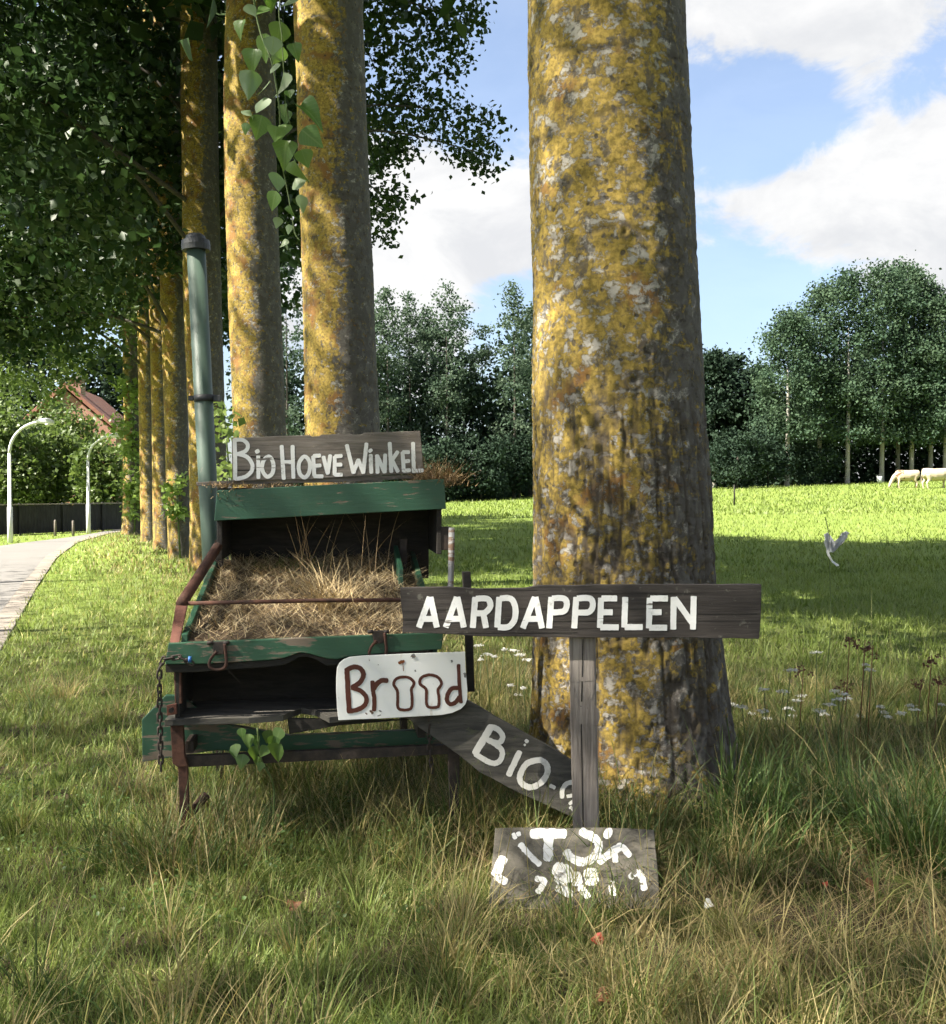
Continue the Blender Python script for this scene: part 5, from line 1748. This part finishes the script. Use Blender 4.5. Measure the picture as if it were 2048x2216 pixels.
ROOT = {}
for i, (x, y) in enumerate(yar):
    k = yclump(i, x, y)
    d = rk.uniform(5.4, 6.6) if i < 30 else rk.uniform(6.0, 7.2)
    p = dat(x, y, d)
    if k not in ROOT:
        ROOT[k] = thing('yarrow', (p.x, d, 0), YCL[k], 'wildflower', 'white yarrow around the thick trunk')
    t = ROOT[k]
    hh = p.z
    lean = rk.uniform(-0.06, 0.06)
    tube('stem', [(p.x - lean, d, -0.02), (p.x - lean * 0.4, d, hh * 0.6), (p.x, d, hh)], 0.003, 'stem_green', t, seg=5)
    nfl = 26
    an = rk.uniform(0, 2 * np.pi, nfl)
    r_ = np.sqrt(rk.uniform(0, 1, nfl)) * rk.uniform(0.016, 0.036)
    cc = np.stack([p.x + np.cos(an) * r_, d + np.sin(an) * r_, hh + 0.004 + rk.uniform(0, 0.008, nfl) - r_ * 0.1], -1)
    add_crown(t, cc, 3, 0.003, 0.012, 'petal', 600 + i, name='flower_head', flat=2.0)
dock = [(1690, 1250), (1705, 1262), (1660, 1245), (1650, 1330), (1820, 1280), (1800, 1325), (1835, 1320), (1570, 1300)]
DCL = ['reddish brown dock seed heads rising below the plastic shred', 'reddish brown dock seed heads close to the picture edge', 'single reddish dock seed head nearest the thick trunk']
DROOT = {}
for i, (x, y) in enumerate(dock):
    d = rk.uniform(5.6, 6.4)
    p = dat(x, y, d)
    k = 0 if i < 4 else 1 if i < 7 else 2
    if k not in DROOT:
        DROOT[k] = thing('dry_dock', (p.x, d, 0), DCL[k], 'weed', 'dried dock by the pasture')
    t = DROOT[k]
    tube('stem', [(p.x - 0.03, d, -0.02), (p.x, d, p.z)], 0.003, 'brown_leaf', t, seg=5)
    cc = [(p.x + rk.uniform(-0.05, 0.05), d + rk.uniform(-0.03, 0.03), p.z - rk.uniform(0, 0.06)) for _ in range(14)]
    add_crown(t, cc, 4, 0.006, 0.016, 'petal_dry', 700 + i, name='seed_head')

# scraps on the ground
for i, (x, y, s, mat, lab) in enumerate(((1165, 1872, 0.024, 'red_scrap', 'red scrap lying in the grass before the low board'), (1612, 1758, 0.013, 'red_scrap', 'tiny red scrap on the bare soil'), (575, 1800, 0.026, 'brown_leaf', 'orange-brown fallen leaf in the grass before the cart'), (1705, 1760, 0.03, 'brown_leaf', 'curled brown leaf on the bare soil'), (1385, 1800, 0.022, 'petal', 'pale crumpled paper scrap near the bare soil'), (1180, 1992, 0.03, 'brown_leaf', 'pale brown leaf at the bottom edge of the view'))):
    d = 1.5 * 1940 / (y - 960)
    p = dat(x, y, d)
    Vv, Ff = [], []
    rq = random.Random(i)
    for a_ in range(9):
        an = 2 * math.pi * a_ / 9
        r = s * rq.uniform(0.7, 1.1)
        Vv.append((p.x + math.cos(an) * r, d + math.sin(an) * r * 0.6, 0.05 + 0.4 * s * math.sin(an * 2 + i) + s * 0.5 * math.sin(an)))
    Vv.append((p.x, d, 0.05))
    Ff = [[k, (k + 1) % 9, 9] for k in range(9)]
    o = mk('fallen_scrap' if i in (0, 1, 4) else 'fallen_leaf', Vv, Ff, mat, None, (p.x, d, 0))
    tag(o, lab, 'scrap' if i in (0, 1, 4) else 'leaf')
    sm = o.modifiers.new('solid', 'SOLIDIFY')
    sm.thickness = 0.002

# ------------------------------------------------------------------ grass
SOIL = [(1.20, 3.45, 0.50, 0.30), (1.75, 3.75, 0.4, 0.3), (0.25, 3.95, 0.3, 0.12)]


def grass_zone(X, Y, rng):
    n = len(X)
    s = (X - ROW_A[0]) * ROW_N[0] + (Y - ROW_A[1]) * ROW_N[1]      # <0 verge, >0 pasture
    k1 = fbm(X * 1.7 + 9, Y * 1.7 + 3, X * 0 + 1, 3)
    k2 = fbm(X * 5 + 2, Y * 5 + 7, X * 0 + 4, 2)
    r = rng.uniform(0, 1, n)
    verge = 1 - sstep(-2.2, -0.6, s)
    past = sstep(1.3, 4.5, s)
    near = (1 - verge) * (1 - past)
    clump = np.maximum(np.exp(-((X - 1.35) / 0.62) ** 2 - ((Y - 4.25) / 0.42) ** 2), 0.9 * np.exp(-((X - 2.0) / 0.4) ** 2 - ((Y - 4.0) / 0.3) ** 2))
    soil = np.zeros(n)
    for (sx_, sy_, ra, rb) in SOIL:
        soil = np.maximum(soil, np.exp(-((X - sx_) / ra) ** 2 - ((Y - sy_) / rb) ** 2))
    L = 0.09 * verge + 0.12 * past + (0.08 + 0.10 * k1) * near + 0.06 * clump
    front = np.exp(-((X - 0.40) / 0.42) ** 4 - ((Y - 3.36) / 0.34) ** 4)
    L = L * rng.uniform(0.55, 1.35, n) * (1 - 0.65 * soil) * (1 - 0.46 * front)
    straw = (0.27 + 0.48 * sstep(0.45, 0.65, k1)) * near * (1 - clump) + 0.12 * verge + 0.02 * past + 0.5 * soil
    c = np.where((r < straw)[:, None], G_STRAW * 0.75 + G_BROWN * 0.15, G_FRESH)
    yl = (np.clip(0.38 * verge + 0.34 * near * (1 - clump) + 0.12 * past, 0, 1) * (0.5 + 1.0 * k2))[:, None]
    c = np.where((r < straw)[:, None], c * (0.55 + 0.7 * rng.uniform(0, 1, (n, 1))), c * (1 - yl) + G_YEL * yl)
    pg = (past * sstep(0.2, 0.8, k1))[:, None]
    c = c * (1 - past[:, None]) + past[:, None] * (np.array([0.11, 0.165, 0.032]) * (1 - 0.5 * pg) + np.array([0.24, 0.28, 0.075]) * 0.5 * pg)
    dk = (0.55 * clump + 0.25 * near * (k2 > 0.52))[:, None]
    c = c * (1 - dk) + G_DARK * dk
    c = c * rng.uniform(0.72, 1.28, (n, 1))
    c = c * (1 + verge[:, None] * np.array([0.22, 0.40, 0.26]))
    br = (rng.uniform(0, 1, n) < soil * 0.5)[:, None]
    c = np.where(br, G_BROWN * rng.uniform(0.5, 1.1, (n, 1)), c)
    keep = (X > road_edge(ROAD_R, Y) - 0.09 * rng.uniform(0, 1, n) ** 2) | (X < road_edge(ROAD_L, Y) - 0.05)
    keep &= ~((X - 0.79) ** 2 + (Y - 5.0) ** 2 < 0.5 ** 2)
    keep &= rng.uniform(0, 1, n) > soil * 0.86
    return L, c, keep, verge, past, clump, near


def scatter(name, n, y0, y1, w0, w1, nseg, rng, label, ypow=1.0, lscale=1.0, xr=(0.60, 0.9)):
    Y = y0 + (y1 - y0) * rng.uniform(0, 1, n) ** ypow
    hw = Y * xr[0] + xr[1]
    X = rng.uniform(-1, 1, n) * hw
    L, c, keep, verge, past, clump, near = grass_zone(X, Y, rng)
    X, Y, L, c, clump = X[keep], Y[keep], L[keep] * lscale, c[keep], clump[keep]
    n = len(X)
    an = rng.uniform(0, 2 * np.pi, n)
    hor = np.stack([np.cos(an), np.sin(an), np.zeros(n)], -1)
    P_ = np.stack([X, Y, gz(X, Y) - 0.01], -1)
    W_ = rng.uniform(w0, w1, n) * (1 + 0.7 * clump)
    V_, Q, T, C = blades(P_, hor, L, W_, rng.uniform(0.05, 0.6, n), rng.uniform(0.05, 0.55, n), c, nseg, rng, tipcol=c * 0.8 + G_YEL * 0.25)
    o = np_mesh(name, V_, Q, T, 'grass_blade', col=C)
    return tag(o, label, 'grass', kind='stuff')


rng = np.random.default_rng(2024)
scatter('grass', 74000, 2.15, 4.6, 0.0028, 0.0052, 3, rng, 'long mixed green and straw grass of the near verge')
scatter('grass', 60000, 4.6, 8.5, 0.0045, 0.008, 3, rng, 'grass around the cart and the thick trunk')
scatter('grass', 56000, 8.5, 18, 0.009, 0.016, 2, rng, 'grass of the verge and near pasture in half shade', 1.2)
scatter('grass', 42000, 18, 40, 0.018, 0.035, 2, rng, 'pasture grass in the broad tree shadow', 1.2, 1.1)
scatter('grass', 50000, 40, 82, 0.03, 0.07, 2, rng, 'sunlit pasture grass reaching to the wood', 1.2, 1.5)

# long dry stalks leaning through the near grass
n = 2000
Y = rng.uniform(2.3, 6.0, n)
X = rng.uniform(-1, 1, n) * (Y * 0.55 + 0.3)
L, c, keep, verge, past, clump, near = grass_zone(X, Y, rng)
keep &= (near > 0.35) | (rng.uniform(0, 1, n) < 0.12)
keep &= ~((np.abs(X - 0.40) < 0.42) & (np.abs(Y - 3.3) < 0.36) & (rng.uniform(0, 1, n) < 0.55))
X, Y = X[keep], Y[keep]
n = len(X)
an = rng.uniform(0, 2 * np.pi, n)
hor = np.stack([np.cos(an), np.sin(an), np.zeros(n)], -1)
k_ = rng.uniform(0.4, 1, (n, 1))
P_ = np.stack([X, Y, gz(X, Y) - 0.01], -1)
st1 = blades(P_, hor, rng.uniform(0.18, 0.52, n), rng.uniform(0.0026, 0.0046, n), rng.uniform(0.1, 0.93, n), rng.uniform(-0.05, 0.2, n), (G_STRAW * 1.05) * k_ + G_YEL * (1 - k_), 4, rng)
V_, Q, T, C = st1
tag(np_mesh('dry_grass_stalks', V_, Q, T, 'grass_blade', col=C), 'long pale dry stalks leaning through the near grass', 'grass', kind='stuff')

# dead thatch lying between the living blades
n = 24000
Y = rng.uniform(2.2, 6.2, n)
X = rng.uniform(-1, 1, n) * (Y * 0.57 + 0.4)
L, c, keep, verge, past, clump, near = grass_zone(X, Y, rng)
soil = np.zeros(n)
for (sx_, sy_, ra, rb) in SOIL:
    soil = np.maximum(soil, np.exp(-((X - sx_) / ra) ** 2 - ((Y - sy_) / rb) ** 2))
keep = (near * (0.35 + fbm(X * 2.2, Y * 2.2, X * 0, 2)) + soil > rng.uniform(0.25, 1.1, n)) & (X > road_edge(ROAD_R, Y) + 0.1) & ((X - 0.79) ** 2 + (Y - 5.0) ** 2 > 0.25)
keep &= ~((np.abs(X - 0.40) < 0.42) & (np.abs(Y - 3.3) < 0.36) & (rng.uniform(0, 1, n) < 0.6))
X, Y = X[keep], Y[keep]
n = len(X)
an = rng.uniform(0, 2 * np.pi, n)
hor = np.stack([np.cos(an), np.sin(an), np.zeros(n)], -1)
k_ = rng.uniform(0, 1, (n, 1))
P_ = np.stack([X, Y, gz(X, Y) + rng.uniform(0.0, 0.09, n)], -1)
V_, Q, T, C = blades(P_, hor, rng.uniform(0.05, 0.20, n), rng.uniform(0.002, 0.0045, n), rng.uniform(0.85, 0.985, n), rng.uniform(-0.1, 0.03, n), G_STRAW * 0.95 * k_ + G_BROWN * (1 - k_), 3, rng)
tag(np_mesh('dead_grass', V_, Q, T, 'grass_blade', col=C), 'flattened dead straw lying between the green blades', 'grass', kind='stuff')

# tussocks: every clump fans out of its own root and has its own colour
def tussocks(name, centres, cols, nb, L0, L1, w0, w1, rng, label, nseg=4, spread=0.03):
    parts = []
    C0 = np.repeat(np.asarray(centres, float), nb, axis=0)
    cc = np.repeat(np.asarray(cols, float), nb, axis=0)
    sc = np.repeat(rng.uniform(0.6, 1.3, len(centres)), nb)
    n = len(C0)
    off = rng.normal(0, spread, (n, 2)) * sc[:, None]
    an = np.arctan2(off[:, 1], off[:, 0]) + rng.normal(0, 0.6, n)
    hor = np.stack([np.cos(an), np.sin(an), np.zeros(n)], -1)
    X, Y = C0[:, 0] + off[:, 0], C0[:, 1] + off[:, 1]
    P_ = np.stack([X, Y, gz(X, Y) - 0.01], -1)
    c = cc * rng.uniform(0.6, 1.35, (n, 1))
    c = np.where(rng.uniform(0, 1, (n, 1)) < 0.10, G_STRAW * rng.uniform(0.5, 1.0, (n, 1)), c)
    V_, Q, T, C = blades(P_, hor, rng.uniform(L0, L1, n) * sc, rng.uniform(w0, w1, n), rng.uniform(0.05, 0.55, n), rng.uniform(0.05, 0.65, n), c, nseg, rng, tipcol=c * 0.8 + G_YEL * 0.3)
    return tag(np_mesh(name, V_, Q, T, 'grass_blade', col=C), label, 'grass', kind='stuff')


n = 900
Y = rng.uniform(2.2, 7.5, n)
X = rng.uniform(-1, 1, n) * (Y * 0.56 + 0.4)
L, c, keep, verge, past, clump, near = grass_zone(X, Y, rng)
low = ((np.abs(X - 0.40) < 0.42) & (np.abs(Y - 3.32) < 0.36) & (rng.uniform(0, 1, n) < 0.68)) | ((np.abs(X + 1.15) < 0.22) & (np.abs(Y - 3.7) < 0.4))
keep &= ((near > 0.3) | (rng.uniform(0, 1, n) < 0.30)) & ~low
X, Y = X[keep], Y[keep]
n = len(X)
pal = np.array([G_FRESH * 1.1, G_YEL, G_STRAW * 0.85, G_DARK, np.array([0.13, 0.19, 0.05]), G_FRESH * 0.8])
cols = pal[rng.choice(6, n, p=[0.19, 0.15, 0.22, 0.18, 0.14, 0.12])]
tussocks('tussock_grass', np.stack([X, Y], -1), cols, 44, 0.10, 0.31, 0.003, 0.0060, rng, 'clumps of green and straw-coloured grass in the near verge')
n = 46
X = np.concatenate([rng.normal(1.35, 0.42, 30), rng.normal(2.0, 0.22, 16)])
Y = np.concatenate([rng.normal(4.35, 0.22, 30), rng.normal(4.0, 0.15, 16)])
cols = np.array([G_DARK, np.array([0.07, 0.125, 0.03]), np.array([0.095, 0.16, 0.045])])[rng.choice(3, n)]
tussocks('tussock_grass', np.stack([X, Y], -1), cols, 44, 0.22, 0.50, 0.005, 0.011, rng, 'broad-bladed dark green grass clumps beside the thick trunk', 5, 0.05)

n = 150
X = np.concatenate([rng.uniform(-1.25, 0.15, 90), rng.uniform(-1.4, -0.9, 20), rng.uniform(-0.2, 0.9, 40)])
Y = np.concatenate([rng.uniform(4.25, 5.6, 90), rng.uniform(3.7, 4.3, 20), rng.uniform(4.2, 4.7, 40)])
cols = np.array([G_DARK, G_FRESH * 0.8, G_STRAW * 0.6, G_BROWN])[rng.choice(4, n, p=[0.4, 0.25, 0.2, 0.15])]
tussocks('tussock_grass', np.stack([X, Y], -1), cols, 40, 0.14, 0.36, 0.003, 0.006, rng, 'uncut dark grass growing under and around the cart', 4, 0.06)

# tall seeding stalks against the pasture
n = 520
Y = rng.uniform(5.2, 8.5, n)
X = rng.uniform(1.35, 5.0, n) * Y / 6.5
m2 = rng.uniform(0, 1, n) < 0.22
X = np.where(m2, rng.uniform(0.0, 0.30, n) * Y / 6.0, X)
an = rng.uniform(0, 2 * np.pi, n)
hor = np.stack([np.cos(an), np.sin(an), np.zeros(n)], -1)
k_ = rng.uniform(0, 1, (n, 1))
P_ = np.stack([X, Y, gz(X, Y) - 0.01], -1)
Ls = np.where(m2, rng.uniform(0.2, 0.5, n), rng.uniform(0.25, 0.75, n) * np.where(rng.uniform(0, 1, n) < 0.08, 1.45, 1.0))
pa = blades(P_, hor, Ls, rng.uniform(0.003, 0.006, n), rng.uniform(0.02, 0.35, n), rng.uniform(0.0, 0.25, n), G_YEL * k_ + np.array([0.14, 0.15, 0.05]) * (1 - k_), 4, rng)
V_, Q, T, C = pa
tag(np_mesh('seeding_grass', V_, Q, T, 'grass_blade', col=C), 'tall thin seeding stalks between the trunk and the pasture', 'grass', kind='stuff')

# clover and small broad leaves low in the sward
rk = np.random.default_rng(808)
nc = 420
Y = rk.uniform(2.25, 5.2, nc)
X = rk.uniform(-1, 1, nc) * (Y * 0.55 + 0.3)
kk = fbm(X * 1.1 + 5, Y * 1.1, X * 0, 2) + np.where(X < -0.4, 0.08, 0.0)
sel = (kk > 0.50) & ~((np.abs(X - 0.40) < 0.5) & (Y > 3.0) & (Y < 4.1))
cc = np.stack([X[sel], Y[sel], 0.035 + rk.uniform(0, 0.03, sel.sum())], -1)
Vc, Tc, rc = leaf_cloud(cc, 26, 0.05, 0.018, rk, flat=1.6)
Vc[:, 2] = np.maximum(Vc[:, 2], 0.012)
leafy('leaf_clover', (0.055, 0.11, 0.022), (0.12, 0.19, 0.05), 0.3, 0.5)
tag(np_mesh('clover', Vc, [], Tc, 'leaf_clover', rnd=rc), 'low clover and small broad leaves among the near grass', 'clover', kind='stuff')
